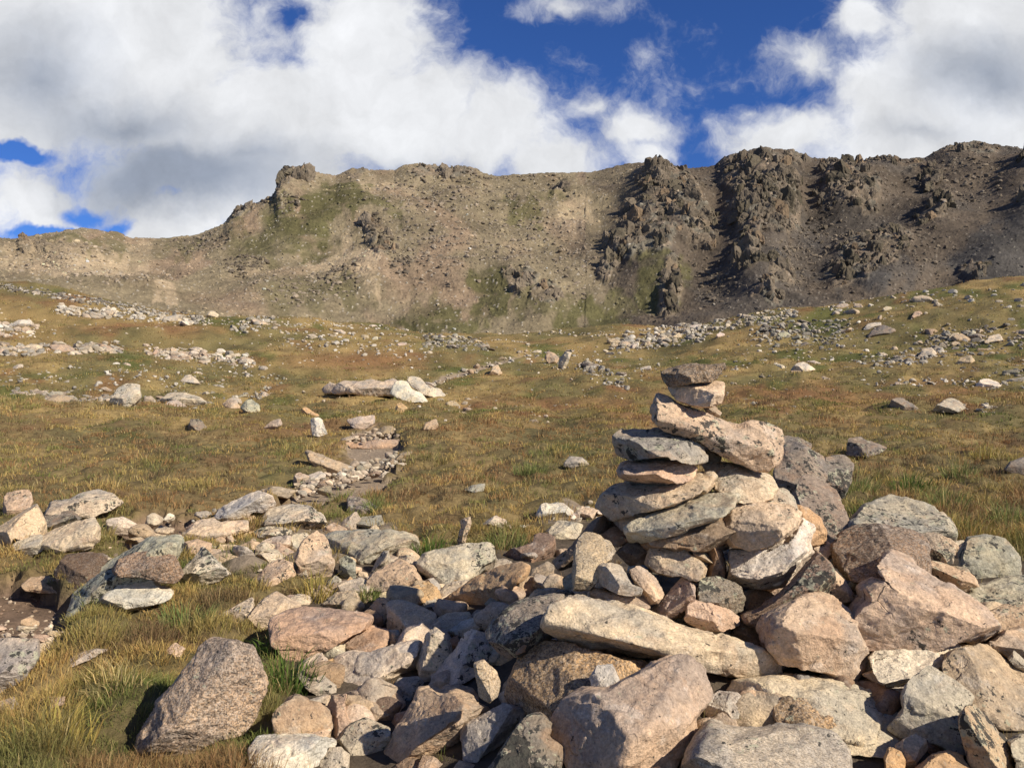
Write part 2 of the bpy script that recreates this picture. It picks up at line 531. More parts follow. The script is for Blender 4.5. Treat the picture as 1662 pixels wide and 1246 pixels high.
# ------------------------------------------------------------------ stones drawn one by one
# name | view | distance | thickness | colour | lichen | material | label | outline (in that view of the photograph)
VIEW = {'c1': (0, 780, 2.673), 'c2': (400, 840, 3.068), 'c3': (780, 840, 3.068), 'c4': (1162, 840, 3.068), 'c5': (880, 560, 3.1154), 'c6': (300, 640, 2.77), 'p': (0, 0, 1.0)}
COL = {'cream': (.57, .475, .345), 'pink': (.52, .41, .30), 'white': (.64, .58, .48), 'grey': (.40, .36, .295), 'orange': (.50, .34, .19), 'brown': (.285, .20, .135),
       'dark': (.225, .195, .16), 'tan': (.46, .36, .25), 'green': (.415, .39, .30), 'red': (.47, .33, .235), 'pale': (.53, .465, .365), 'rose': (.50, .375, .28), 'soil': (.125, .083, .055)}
STONES = """
cairn_stone|c5|4.45|.26|brown|.25|coarse|dark brown speckled flat stone crowning the very top of the cairn|600,140 640,120 720,100 800,95 860,97 925,88 926,116 895,140 875,170 840,180 760,186 700,200 640,212 615,190
cairn_stone|c5|4.44|.24|cream|.1|stone|squarish cream stone directly under the dark capstone of the cairn|637,212 720,205 790,190 880,180 915,180 912,230 895,290 850,312 780,312 735,300 680,278 650,250
cairn_stone|c5|4.58|.14|tan|.15|stone|little tan wedge stone between the cream block and the diagonal slab|800,306 870,300 905,345 890,365 840,345
cairn_stone|c5|4.42|.30|pink|.55|stone|long diagonal slab with black lichen sloping down to the right near cairn top|540,325 575,250 600,238 640,258 680,290 760,325 830,345 900,380 960,410 1000,420 1060,400 1150,415 1215,450 1230,560 1200,620 1130,645 1080,630 1020,600 960,580 880,530 800,480 740,440 660,425 600,400 560,360
cairn_stone|c5|4.40|.36|grey|.5|stone|long grey flat stone with dark top on the upper left of the cairn|358,470 380,435 470,425 600,425 700,440 790,460 810,500 815,585 740,590 660,560 560,565 480,577 420,562 370,545
cairn_stone|c5|4.41|.34|rose|.2|stone|rosy rounded flat stone under the long grey stone of the cairn|375,630 400,592 480,572 560,560 660,565 740,585 775,620 765,660 720,690 620,697 500,692 420,677 380,655
cairn_stone|c5|4.62|.20|tan|.1|stone|tan wedge stone standing in the hollow under the diagonal slab|800,500 860,520 910,560 895,605 830,610 790,600
cairn_stone|c5|4.38|.38|pink|.35|stone|long wavy pinkish slab rising to the right beneath the rosy flat stone|270,815 300,760 360,710 430,685 560,692 680,700 740,685 800,655 850,642 875,665 850,715 800,755 700,790 600,812 500,832 400,852 340,880 300,852
cairn_stone|c5|4.50|.34|cream|.25|stone|cream block with sunlit edge under the lower end of the diagonal slab|815,600 880,592 980,600 1080,632 1150,650 1175,710 1150,770 1080,795 1000,787 930,762 860,722 850,660
cairn_stone|c5|4.26|.34|green|.2|stone|long greenish slab leaning up to the right across the cairn middle|412,920 450,895 560,850 680,800 800,760 900,740 970,735 990,760 970,810 930,860 850,897 740,922 640,937 560,957 480,982 430,990
cairn_stone|c5|4.30|.40|cream|.25|stone|bulky cream stone on the right shoulder of the cairn|880,910 920,850 970,805 1060,790 1140,795 1240,800 1300,840 1270,910 1200,970 1120,1012 1020,1032 940,1004 900,955
cairn_stone|c5|4.50|.30|grey|.45|stone|grey blocky stone with lichen behind the bulky cream shoulder stone|1070,800 1140,758 1215,725 1270,775 1290,840 1200,850 1100,830
cairn_stone|c5|4.36|.50|white|.25|stone|large white stone carrying the right shoulder of the cairn|925,1170 950,1100 940,1020 1020,1030 1120,1010 1220,955 1300,865 1355,910 1330,980 1357,1110 1290,1162 1180,1202 1080,1207 980,1207
cairn_stone|c5|4.62|.34|orange|.1|stone|peach coloured smooth stone behind the white stone on cairn right side|1285,805 1350,830 1410,880 1440,950 1430,1003 1380,1018 1320,1012 1300,940 1280,860
cairn_stone|c5|4.60|.28|pink|.2|stone|small pink stone below the peach stone on cairn right side|1310,1010 1380,1015 1440,995 1470,1020 1470,1075 1420,1098 1370,1080
cairn_stone|c5|4.18|.30|pink|.12|stone|squarish pale pink block in the middle of the cairn foot|515,1105 535,1040 555,975 640,975 720,985 740,1020 735,1050 800,1090 830,1130 800,1197 740,1182 690,1162 640,1167 560,1142
cairn_stone|c5|4.24|.12|tan|.15|stone|small curved finger stone right of the pale pink block|735,1010 750,995 790,1010 830,1050 868,1090 850,1117 800,1087 750,1052
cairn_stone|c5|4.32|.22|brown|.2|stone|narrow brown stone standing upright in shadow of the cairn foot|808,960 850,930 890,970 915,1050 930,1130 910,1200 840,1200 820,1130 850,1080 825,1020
cairn_stone|c5|4.12|.30|tan|.3|fine|tan upright stone with flat face at left foot of the cairn|165,1060 180,1000 220,955 290,980 340,1010 360,1050 340,1087 290,1110 280,1180 240,1232 150,1230 155,1150
cairn_stone|c5|4.02|.26|grey|.2|stone|grey angular stone leaning against the tan upright stone|250,1130 290,1095 340,1090 400,1110 420,1160 440,1200 490,1215 480,1247 400,1242 330,1217 280,1192
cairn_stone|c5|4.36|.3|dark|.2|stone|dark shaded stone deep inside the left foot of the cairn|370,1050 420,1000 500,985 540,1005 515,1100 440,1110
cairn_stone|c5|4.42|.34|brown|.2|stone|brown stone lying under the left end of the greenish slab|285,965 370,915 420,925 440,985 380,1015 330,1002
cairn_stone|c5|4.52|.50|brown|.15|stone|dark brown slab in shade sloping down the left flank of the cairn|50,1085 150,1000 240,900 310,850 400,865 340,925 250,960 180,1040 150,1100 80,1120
cairn_stone|c3|4.02|.22|pink|.15|stone|small pinkish stone tilted beside the grey angular stone|740,260 790,243 850,275 890,330 912,382 882,422 830,427 800,382 760,312
cairn_stone|c3|4.05|.24|pink|.15|stone|pink striped stone standing aslant above the long foreground slab|850,462 920,400 970,340 1010,295 1060,340 1055,392 1025,425 1010,495 930,505 880,492
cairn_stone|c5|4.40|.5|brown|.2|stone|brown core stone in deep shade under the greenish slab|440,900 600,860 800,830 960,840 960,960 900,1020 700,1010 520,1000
cairn_stone|c5|4.60|.4|tan|.2|stone|tan core stone seen in the gaps below the wavy slab|330,840 500,820 700,790 860,740 960,790 900,850 600,880 400,910
slab_rock|c3|3.72|.34|cream|.2|stone|longest cream slab lying across the pile in front of the cairn|300,530 340,445 430,415 450,395 500,385 620,420 760,460 880,490 1000,530 1130,560 1250,600 1400,640 1450,680 1462,750 1430,768 1330,745 1200,730 1050,700 900,670 750,640 600,612 450,594 340,580
rock|c3|4.02|.16|tan|.1|stone|small flat tan rock resting on the upper edge of the longest slab|540,370 560,345 650,365 740,375 820,395 840,440 800,450 700,440 600,415
rock|c3|4.02|.26|dark|.75|fine|round black speckled rock behind the right half of the longest slab|1070,370 1090,310 1150,298 1230,315 1290,350 1305,400 1295,460 1250,475 1150,450 1075,415
rock|c3|3.92|.2|pink|.25|stone|pink wedge rock in front of the round black speckled rock|1020,500 1030,430 1060,408 1140,430 1240,460 1290,495 1280,530 1200,557 1100,552 1040,522
rock|c3|3.98|.18|brown|.2|stone|little brown broken rock right of the pink wedge rock|1245,590 1300,510 1340,520 1380,580 1388,635 1330,630
boulder|c3|4.02|.55|dark|.72|fine|grey lichen boulder under the left end of the longest slab|30,545 100,450 180,400 280,370 380,350 450,355 480,385 470,420 400,470 340,560 320,600 230,605 140,655 80,605
rock|c3|3.74|.1|brown|.1|stone|small brown upright chip leaning on the grey lichen boulder|160,650 180,610 240,572 248,600 220,660 180,675
boulder|c3|3.70|.55|orange|.1|coarse|rust brown boulder of coarse crystals in shade below the longest slab|115,830 130,740 180,680 280,625 400,615 560,640 700,680 800,700 780,780 700,812 560,832 500,855 430,895 380,948 260,957 150,912
rock|c3|3.33|.14|white|.0|stone|little white cube rock sitting on the rust brown boulder|540,800 580,735 655,730 690,800 690,842 640,855 560,855
boulder|c3|3.22|.55|rose|.05|stone|biggest rose pink boulder with flat face at the bottom of the pile|330,1070 380,980 430,900 500,850 640,850 750,795 850,750 980,700 1030,710 1100,780 1130,840 1125,890 1040,990 1050,1060 1000,1140 930,1240 880,1300 500,1290 430,1170 340,1100
rock|c3|3.42|.24|white|.1|stone|white angular rock with split face right of the biggest pink boulder|1105,950 1120,890 1180,855 1260,865 1320,920 1335,1035 1230,1045 1140,1035
boulder|c4|3.58|.6|cream|.15|stone|wide cream boulder below the trapezoid boulder on pile right side|20,850 60,770 250,745 450,752 640,770 760,815 880,870 960,920 970,960 930,1020 890,1110 860,1125 800,1105 720,1070 620,1060 500,1030 300,1000 200,980 140,905
rock|c4|3.30|.3|tan|.2|stone|tan chunk jutting down from the wide cream boulder|560,1045 620,990 700,1000 780,1050 830,1130 850,1250 740,1270 680,1190 600,1105
rock|c4|3.32|.18|orange|.25|coarse|small orange brown speckled rock lying on the wide cream boulder|275,930 330,890 420,890 500,910 600,940 615,990 560,1040 470,1047 380,1032 290,1002
boulder|c4|3.05|.5|grey|.2|fine|grey speckled boulder with scalloped top at the bottom edge|-110,1280 -60,1130 -20,1060 30,1015 120,1040 240,1040 310,1022 420,1030 540,1060 590,1120 590,1200 560,1320 -60,1330
boulder|c3|3.08|.5|dark|.8|stone|pinkish boulder covered in black lichen at the bottom edge|40,1260 110,1150 190,1040 250,985 320,980 355,1020 330,1080 400,1140 440,1190 500,1260 480,1320 40,1320
rock|c3|2.98|.2|pink|.1|stone|small pink rock tip at the bottom edge under the biggest boulder|690,1275 780,1215 880,1220 950,1275 900,1320 720,1320
boulder|c4|3.78|.55|pink|.12|rust|trapezoid pink boulder with brown stained top right of the longest slab|200,545 225,500 320,450 420,400 500,388 560,405 620,460 660,560 700,640 715,720 700,768 620,762 520,747 400,722 290,702 240,645 210,605
rock|c4|4.02|.36|brown|.7|fine|dark lichened block lying on top of the trapezoid pink boulder|125,470 200,440 290,380 370,310 430,240 460,205 500,165 560,225 570,300 565,375 480,400 380,425 270,465 190,522 140,517
rock|c4|4.10|.3|cream|.1|stone|cream triangular rock face right of the dark lichened block|555,225 620,300 660,370 685,420 640,452 600,422 540,392 555,350
boulder|c4|4.45|.6|brown|.25|coarse|round brown coarse boulder at the right foot of the cairn|575,130 610,80 680,45 780,25 900,35 1000,55 1030,110 1030,190 1020,275 940,310 830,320 720,320 640,290 590,225 580,175
boulder|c4|3.98|.6|pink|.3|stone|sprawling pink boulder with a raised knob on pile right side|800,235 860,200 910,193 950,215 980,265 1060,310 1140,360 1210,410 1280,470 1345,545 1340,580 1250,590 1150,585 1050,600 1000,620 900,633 790,628 700,605 660,555 645,490 670,430 720,400 700,360 760,325 850,312 890,330 850,290
rock|c4|3.72|.4|white|.2|stone|white triangular rock beneath the sprawling pink boulder|770,680 800,655 900,635 1010,605 1100,590 1170,605 1235,655 1190,700 1165,760 1080,785 1000,835 940,882 890,842 860,772 790,722
boulder|c4|3.55|.5|tan|.35|stone|tan boulder with green patch at the right edge of the pile|1170,720 1220,650 1300,635 1390,630 1440,690 1534,760 1640,820 1640,1020 1530,1050 1440,1045 1380,995 1290,925 1230,882 1180,802
boulder|c4|3.32|.5|grey|.35|stone|grey boulder with mossy top below the white triangular rock|900,1060 970,960 960,890 1010,820 1075,765 1130,800 1200,850 1270,910 1240,970 1240,1080 1265,1190 1200,1190 1130,1150 1080,1130 960,1100
boulder|c4|3.08|.34|tan|.75|stone|narrow black spotted boulder standing at the bottom right corner|1220,985 1250,925 1300,920 1360,970 1400,1060 1470,1120 1490,1200 1500,1320 1290,1320 1250,1130 1230,1040
rock|c4|3.10|.22|pink|.1|stone|small pink rock between the tan chunk and the grey mossy boulder|890,1140 940,1100 990,1083 1040,1110 1050,1150 980,1235 920,1240
rock|c4|2.98|.24|orange|.15|stone|peach rock cut by the bottom edge below the grey mossy boulder|980,1260 1080,1180 1160,1165 1220,1190 1255,1260 1250,1320 990,1320
rock|c4|3.05|.18|orange|.1|stone|small peach rock beside the tan chunk at the bottom edge|835,1190 860,1140 910,1150 935,1200 930,1270 850,1290
rock|c4|3.22|.18|brown|.2|stone|brown sliver rock under the grey mossy boulder|1020,1100 1135,1125 1125,1170 1060,1165
boulder|p|6.6|.6|grey|.45|stone|pale grey boulder with white front standing behind the round brown boulder|1385,895 1391,848 1416,823 1448,805 1474,815 1502,823 1528,837 1540,862 1535,900 1450,905
rock|c4|4.75|.4|tan|.5|fine|speckled tan rock touching the right side of the round brown boulder|1020,80 1090,75 1160,105 1200,140 1170,225 1080,230 1025,200
rock|c4|4.55|.36|tan|.55|stone|lichened rock in shade behind the sprawling pink boulder|1000,260 1040,205 1120,220 1190,250 1270,280 1290,345 1200,375 1100,330
boulder|c4|5.1|.5|green|.7|stone|mossy boulder at the grass edge right of the pile|1205,180 1250,100 1330,85 1430,110 1480,180 1490,300 1400,320 1290,300 1210,240
boulder|c4|4.55|.5|green|.55|stone|flat mossy green boulder at the right edge of the pile|1190,380 1300,340 1440,300 1560,290 1650,330 1650,430 1560,440 1430,440 1340,490 1250,450
rock|c4|4.05|.36|tan|.5|stone|lichened tan rock cut by the right edge under the mossy slab|1340,560 1390,470 1450,440 1534,445 1650,455 1650,545 1500,560 1430,580 1370,595
rock|c4|3.95|.2|tan|.5|stone|thin spotted rock wedged right of the sprawling pink boulder|1150,600 1200,578 1300,585 1370,590 1335,640 1240,650
rock|c4|3.85|.34|tan|.25|stone|rounded tan rock above the tan boulder at the right edge|1335,625 1420,560 1500,543 1650,560 1650,660 1510,690 1460,700 1400,655
rock|c4|3.62|.14|grey|.3|stone|small grey splinter rock at the right edge|1455,700 1490,660 1545,720 1535,760 1490,740
rock|c4|3.6|.2|tan|.1|stone|flat cream rock squeezed under the white triangular rock|725,780 775,765 860,800 900,840 880,865 800,838
boulder|c4|3.1|.34|green|.6|stone|moss covered boulder cut by the bottom right corner|1430,1100 1500,1070 1650,1090 1650,1320 1500,1320 1470,1190
boulder|c5|7.6|.6|dark|.9|stone|grey boulder with black crust behind the diagonal slab of the cairn|1170,640 1235,500 1300,490 1370,530 1410,570 1420,650 1400,760 1320,900 1200,900
boulder|c5|7.9|.5|dark|.85|stone|dark crusted boulder sunk in grass right of the cairn|1340,700 1420,570 1470,560 1520,560 1560,600 1545,690 1500,760 1400,800
boulder|c5|6.6|.5|dark|.6|stone|curved grey boulder with black top leaning behind the cairn|1270,760 1320,660 1400,690 1470,750 1520,850 1545,930 1540,1060 1400,1080 1320,1000
boulder|c5|8.6|.5|dark|.85|stone|low black rock showing above the end of the diagonal slab|1200,470 1235,455 1290,470 1345,500 1340,620 1220,640
slab_rock|c2|-|.42|red|.12|stone|large reddish flat slab overhanging grass on pile left side|150,490 220,460 300,445 420,450 530,465 645,490 620,530 550,552 480,592 400,632 320,662 250,682 200,632 180,592 155,540
rock|c2|-|.4|pink|.6|stone|spotted pink rock behind the large reddish slab|35,480 90,400 150,365 200,390 270,430 260,470 200,490 160,545 80,545 30,520
boulder|c2|-|.42|cream|.2|stone|cream block with sunlit top right of the reddish slab|700,430 740,405 830,430 920,470 945,490 920,540 870,592 760,622 715,622 705,540
rock|c2|-|.3|tan|.6|stone|lichen spotted rock wedged between reddish slab and cream block|600,460 660,395 715,410 710,450 712,545 640,555 600,505
rock|c2|-|.26|orange|.05|stone|bright orange rock lying above the cream block|720,405 830,345 900,325 945,350 960,400 900,425 860,445 780,420
boulder|c2|-|.4|tan|.25|stone|domed tan boulder behind the bright orange rock|595,330 640,275 700,245 770,203 830,240 875,290 885,318 830,345 745,400 640,402 598,382
boulder|c2|-|.34|pink|.5|stone|tall pointed pink boulder with lichen left of the flat lichen boulder|245,200 290,120 350,68 400,120 430,210 432,290 370,320 310,310 285,250
boulder|c2|-|.6|green|.5|stone|wide flat boulder with green lichen at the back of the pile|380,90 440,65 560,60 700,55 800,75 850,110 840,165 740,190 640,220 560,215 460,190 405,135
rock|c2|-|.18|green|.75|stone|small upright rock with bright green lichen right of the pointed boulder|465,200 500,185 545,215 545,295 490,310 462,265
rock|c2|-|.2|pale|.45|stone|thin pointed pale rock standing beside the domed tan boulder|610,290 640,230 680,165 710,160 715,225 665,280
boulder|c2|-|.42|pale|.6|stone|blocky pale boulder with black lichen on top near the meadow edge|840,220 870,185 960,160 1100,135 1210,120 1235,140 1250,205 1190,235 1150,270 1080,305 990,328 900,300 860,262
slab_rock|c2|-|.36|orange|.15|rust|long orange stained rock pointing up to the right|1005,400 1060,350 1150,290 1260,235 1370,215 1415,235 1400,290 1330,352 1250,402 1170,442 1080,462 1010,432
rock|c2|-|.26|pale|.3|stone|pale rock lying behind the long orange stained rock|950,365 1000,325 1080,305 1140,308 1080,350 1000,405 955,412
rock|c2|-|.24|cream|.15|stone|flat cream rock just right of the cream block|925,505 1000,475 1110,465 1125,495 1010,575 985,590 930,565
rock|c2|-|.16|white|.1|stone|white flake lying on the flat cream rock|985,580 1040,540 1110,500 1170,492 1195,520 1185,572 1120,580 1040,585
rock|c2|-|.22|pale|.3|stone|diamond shaped pale rock standing upright in the pile|840,700 870,640 900,570 940,540 1000,580 1020,640 1000,692 940,762 890,812
slab_rock|c2|-|.4|red|.1|stone|dull red slab in half shade under the cream block|435,670 500,590 550,550 640,545 715,560 720,615 700,655 600,670 500,690
boulder|c2|-|.4|pale|.15|stone|long pale boulder with rough sunlit face in the left pile|405,800 420,740 450,690 520,660 620,670 720,640 800,600 870,595 885,640 850,702 860,765 760,795 660,825 540,838 430,842
boulder|c2|-|.36|white|.55|stone|white boulder with black lichen spots above the big brown boulder|920,790 960,740 1030,680 1060,610 1110,575 1170,590 1200,630 1240,650 1250,702 1150,725 1140,790 1060,835 980,860 925,845
boulder|c2|-|.5|tan|.05|rust|big brown stained boulder with smooth face in the lower middle|715,1130 760,1040 810,960 870,840 930,830 990,850 1060,825 1130,845 1165,900 1215,920 1200,962 1130,1002 1070,1052 980,1172 880,1182 780,1167
rock|c2|3.42|.14|tan|.1|fine|oval tan rock standing on the big brown boulder|1135,720 1180,705 1240,760 1265,820 1250,880 1210,912 1160,882 1150,812
boulder|c2|-|.36|pale|.1|stone|pale grey block right of the big brown boulder|1070,1040 1130,1000 1280,920 1400,970 1410,990 1330,1072 1250,1122 1160,1182 1120,1222 1080,1192
rock|c2|-|.24|grey|.65|stone|spotted grey rock under the right end of the long pale boulder|725,850 760,800 850,790 885,820 840,880 800,920 740,902
rock|c2|-|.3|tan|.25|stone|tan rock with one sunlit corner below the long pale boulder|470,910 500,880 600,850 690,835 760,885 800,930 760,965 600,997 500,985
rock|c2|-|.3|rose|.5|stone|rosy rock with black dots left of the sunlit tan rock|385,975 430,880 500,870 485,920 505,980 535,1015 490,1085 440,1115 400,1065
rock|c2|-|.16|pink|.15|stone|small bright pink rock beside the rosy dotted rock|330,950 370,890 415,880 412,935 370,995
boulder|c2|-|.36|grey|.6|stone|dark lichened boulder half in shade at the lower left pile|450,1110 520,1020 600,990 650,1010 720,1040 730,1135 600,1200 520,1160
boulder|c2|-|.4|white|.1|stone|white smooth boulder at the bottom edge left of the pile|40,1130 70,1090 200,1080 340,1080 440,1110 390,1180 350,1290 60,1290
rock|c2|-|.28|pale|.4|stone|pale lichened rock at the bottom edge beside the white smooth boulder|370,1210 400,1150 470,1145 510,1180 510,1310 370,1310
slab_rock|c2|-|.2|grey|.2|stone|thin grey slab slipping into the grass on pile left side|250,780 330,750 370,780 440,830 440,865 370,885 300,835
rock|c2|-|.16|orange|.1|stone|small orange rock peeping above the thin grey slab|350,740 380,710 435,695 430,745 400,795 360,785
rock|c2|-|.18|rose|.1|stone|rosy lump rock above the white spotted boulder|1160,575 1240,558 1262,610 1245,650 1200,640
rock|c2|-|.14|tan|.1|stone|tan pebble rock touching the grey lichen boulder from the left|1110,490 1150,458 1210,455 1222,502 1160,515
rock|c2|-|.12|tan|.1|stone|tiny tan rock under the pale triangular rock|1205,445 1260,430 1272,482 1220,505
rock|c2|-|.12|green|.2|stone|pale triangular rock tip in front of the long orange stained rock|1185,425 1230,372 1288,440 1240,450
rock|c2|-|.3|brown|.1|rust|brown rock cut by the bottom edge under the big brown boulder|690,1265 800,1195 865,1200 855,1310 700,1310
rock|c2|-|.24|tan|.2|stone|rounded tan rock at the bottom edge between two brown ones|855,1235 880,1185 940,1190 995,1240 990,1310 860,1310
rock|c2|-|.2|pink|.1|stone|pinkish rock tip at the bottom edge below the pale grey block|1025,1250 1060,1210 1140,1230 1145,1310 1030,1310
rock|c2|-|.22|tan|.1|stone|tan rock in the shade pocket right of the long orange rock|1415,300 1420,260 1500,220 1535,240 1525,295 1450,315
rock|c2|-|.22|tan|.1|stone|tan rock at the foot of the long orange rock's right end|1350,385 1370,300 1440,295 1480,350 1400,402
slab_rock|c3|-|.5|brown|.2|stone|long brown rock ridge in shade at the left of the cairn|95,200 150,160 260,130 270,95 320,80 378,110 375,155 350,210 280,235 150,222
rock|c2|-|.18|pale|.55|stone|little lichen rock in front of the pointed pink boulder|400,325 440,290 470,310 478,345 420,368
rock|c2|-|.14|orange|.05|stone|tiny orange upright rock between grass and the domed tan boulder|478,335 520,295 542,330 532,372 490,358
rock|c2|-|.24|cream|.35|stone|yellowish pale rock above the large reddish slab|385,425 450,370 540,355 562,398 520,455 400,450
rock|c2|-|.24|grey|.6|stone|dark spotted rock below the blocky pale boulder|1140,260 1200,205 1290,208 1325,225 1230,268 1140,300
rock|c2|-|.14|grey|.2|stone|bluish grey chip by the bright orange rock|865,445 900,405 948,402 945,455
rock|c2|-|.16|pale|.1|stone|smooth grey pebble rock right of the bluish grey chip|925,445 1000,430 1025,462 960,485
rock|c2|-|.16|pale|.2|stone|pale upright chip behind the bright orange rock|878,318 930,298 960,338 972,395 930,370
rock|c2|-|.24|brown|.1|stone|brown shaded rock left of the big brown boulder|710,1060 740,980 800,960 790,1030 745,1090
rock|c2|-|.18|tan|.2|stone|small tan rock left of the rust brown coarse boulder|1230,695 1310,660 1330,692 1275,765 1240,738
rock|c2|-|.12|brown|.1|stone|small brown rock stuck under the white flake|1010,605 1050,578 1065,612 1025,658
boulder|c6|-|.5|pale|.6|stone|round lichen speckled boulder in the grass left of the pile|350,580 400,510 460,495 550,505 600,545 615,585 540,608 430,603
boulder|c6|-|.5|white|.2|stone|long white boulder with a stepped top by the trail|135,555 150,515 240,470 300,450 330,435 380,455 405,495 390,525 300,530 270,570 180,585
boulder|c6|-|.4|cream|.15|stone|cream pair shaped boulder below the stepped white one|0,625 60,570 130,560 160,575 280,565 285,610 200,640 110,655 20,650
boulder|c1|-|.4|pink|.2|stone|rounded pinkish boulder above the white pyramid rock|785,310 790,270 850,250 910,270 905,310 880,330 810,355
boulder|c1|-|.4|white|.5|stone|white pyramid rock streaked with black lichen|750,465 800,400 880,293 930,340 997,405 960,430 850,462
rock|c6|-|.3|pale|.65|stone|flat lichened rock below the round speckled boulder|295,625 350,598 440,593 505,610 460,645 370,660
rock|c6|-|.24|pink|.15|stone|smooth oval pinkish rock lying in the grass|362,692 380,663 430,666 500,710 508,738 440,725
rock|c6|-|.24|pale|.55|stone|knobbly lichened rock left of the tall pointed boulder|450,662 500,628 550,623 565,655 510,705 468,692
boulder|c6|-|.34|pink|.25|stone|cracked pink boulder in front of the tall pointed boulder|312,835 370,770 430,742 490,758 500,812 430,855 340,866
rock|c6|-|.24|pink|.3|stone|small pink rock right of the cracked pink boulder|485,795 550,757 560,812 520,848 488,836
slab_rock|c6|-|.24|pale|.4|stone|thin pale slab flush with the grass behind the cracked boulder|325,718 420,708 485,742 400,760
boulder|c6|-|.36|dark|.65|stone|dark ridged rock alone in the golden grass behind the pile|735,455 810,472 880,508 915,528 860,550 790,552 735,530
rock|c6|-|.3|pink|.3|stone|pinkish pointed rock behind the wide flat boulder|670,612 720,560 770,528 788,560 775,615 700,624
rock|c6|-|.3|green|.7|stone|rock with bright yellow green lichen behind the wide flat boulder|768,572 800,550 880,543 898,592 840,614 780,612
marker_stone|c6|-|.12|pink|.5|stone|thin pale stone set on end in the grass|1225,685 1238,600 1238,560 1282,550 1288,580 1265,640 1258,690
slab_rock|c6|-|.6|tan|.25|stone|long tan slab bedded in the eroded trail|545,250 610,268 700,308 790,343 785,373 680,380 620,345 560,295
boulder|c6|-|.4|white|.2|stone|whitish boulder at the near end of the trail slab|512,405 560,365 610,345 634,365 612,412 550,425
rock|c6|-|.3|pink|.1|stone|pink rock left of the whitish trailside boulder|488,372 510,350 562,370 532,404 490,410
slab_rock|c6|-|.4|tan|.2|stone|low flat rock edging the trail below the whitish boulder|330,425 400,413 505,430 470,464 380,450
marker_stone|c6|-|.2|white|.3|stone|white upright block standing in grass left of the trail steps|563,112 618,104 628,150 642,177 622,194 575,184
rock|c6|-|.26|pink|.1|stone|pink slanted rock left of the white upright block|352,160 390,120 430,108 440,137 400,155
rock|c6|-|.4|pale|.3|stone|pale jumbled rock at the head of the trail steps|728,115 800,98 855,92 858,128 800,160 750,145
trail_step|c6|-|.22|red|.1|rust|long reddish stone laid across the trail as a step|684,226 760,214 880,208 984,204 978,232 900,246 780,254 692,250
rock|c6|-|.3|orange|.1|stone|small orange rock left of the trail above the upright block|520,75 540,57 570,75 605,96 545,104
rock|c6|-|.24|tan|.3|stone|tan rock on the bank right of the trail steps|1070,160 1080,130 1130,108 1142,140 1120,165
rock|c6|-|.3|orange|.1|stone|orange dome rock in the grass above the trail steps|938,80 965,35 1003,65 985,84
rock|c6|-|.2|white|.05|stone|small white rock on the right verge of the trail|872,370 900,344 928,356 900,376
rock|c6|-|.3|grey|.4|stone|grey rock sunk in golden grass right of the trail|1255,425 1290,408 1352,398 1342,432 1280,444
rock|c6|-|.3|dark|.7|stone|black and white spotted rock in the left meadow|18,160 30,110 72,113 98,150 60,170
rock|c6|-|.34|pale|.5|stone|half buried lichened rock behind the thin marker stone|1335,580 1400,543 1450,568 1475,615 1380,612
boulder|c1|-|.5|pink|.3|stone|grey pink boulder cut by the left edge above the bare earth|-20,215 60,150 150,100 190,180 192,240 100,248 80,240 40,300 -20,310
boulder|c1|-|.4|pink|.45|stone|blocky spotted boulder behind the left edge boulder|15,115 30,55 130,40 148,95 130,150 40,170 18,155
boulder|c1|-|.34|pale|.35|stone|pale broken rock between the left edge boulder and cream wedge|55,305 90,240 190,238 205,292 130,338 60,328
boulder|c1|-|.4|cream|.1|rust|cream wedge boulder with a rusty stain beside the bare earth|190,245 250,210 340,180 425,157 445,205 440,260 400,290 350,302 270,308 205,290
boulder|c1|-|.5|pale|.65|stone|large lichen covered boulder at the left behind the cream wedge|220,150 240,90 310,80 350,60 420,40 480,60 512,95 480,115 430,138 360,175 300,165
boulder|c1|-|.4|dark|.8|stone|black crusted boulder left of the large lichen covered one|190,175 230,110 300,105 365,160 300,200 220,230
boulder|c1|-|.45|soil|.0|fine|earth coated brown block beside the trail cutting|250,395 290,330 380,315 460,325 440,365 380,410 350,495 280,478
boulder|c1|6.0|.6|green|.55|stone|long lichen covered boulder stretching down to the bare trail|318,600 340,500 360,410 430,360 560,280 640,240 720,235 792,240 785,290 760,350 700,430 600,500 480,585 370,618
boulder|c1|5.75|.30|brown|.25|coarse|brown coarse rock leaning on the long lichen covered boulder|495,380 520,340 590,310 680,305 740,330 767,400 740,430 680,427 600,408 520,412
boulder|c1|-|.30|white|.15|stone|white broken boulder lit by the sun below the brown coarse rock|435,570 445,490 500,420 600,405 660,430 690,460 747,470 730,502 640,535 560,558 490,578
rock|c1|-|.2|cream|.1|stone|small cream rock behind the earth coated block|405,315 440,280 487,290 482,320 430,328
rock|c1|-|.24|tan|.1|stone|tan rock half buried in the bare trail earth|100,448 140,420 220,420 282,447 272,480 190,477 120,472
rock|c1|-|.18|pink|.05|stone|pink flat rock lying alone on the dark eroded bank|655,210 690,195 757,210 752,235 670,233
boulder|c1|-|.34|tan|.2|coarse|big coarse granite boulder alone in the grass at lower left|620,1130 640,1060 700,960 780,880 840,800 890,720 950,675 1030,690 1110,720 1140,790 1172,870 1150,930 1110,1020 1050,1100 960,1112 860,1162 720,1177 640,1162
rock|c1|-|.14|cream|.05|stone|small cream rock in grass above the big coarse granite boulder|702,755 760,708 802,730 775,775
slab_rock|c1|-|.24|grey|.2|stone|flat grey rock flush in the grass near the left edge|228,795 260,770 380,743 432,745 330,795 270,820
boulder|c1|-|.4|grey|.75|stone|grey and black lichened boulder cut by the left edge below the bare earth|-40,690 80,680 170,690 172,760 125,855 60,920 -40,940
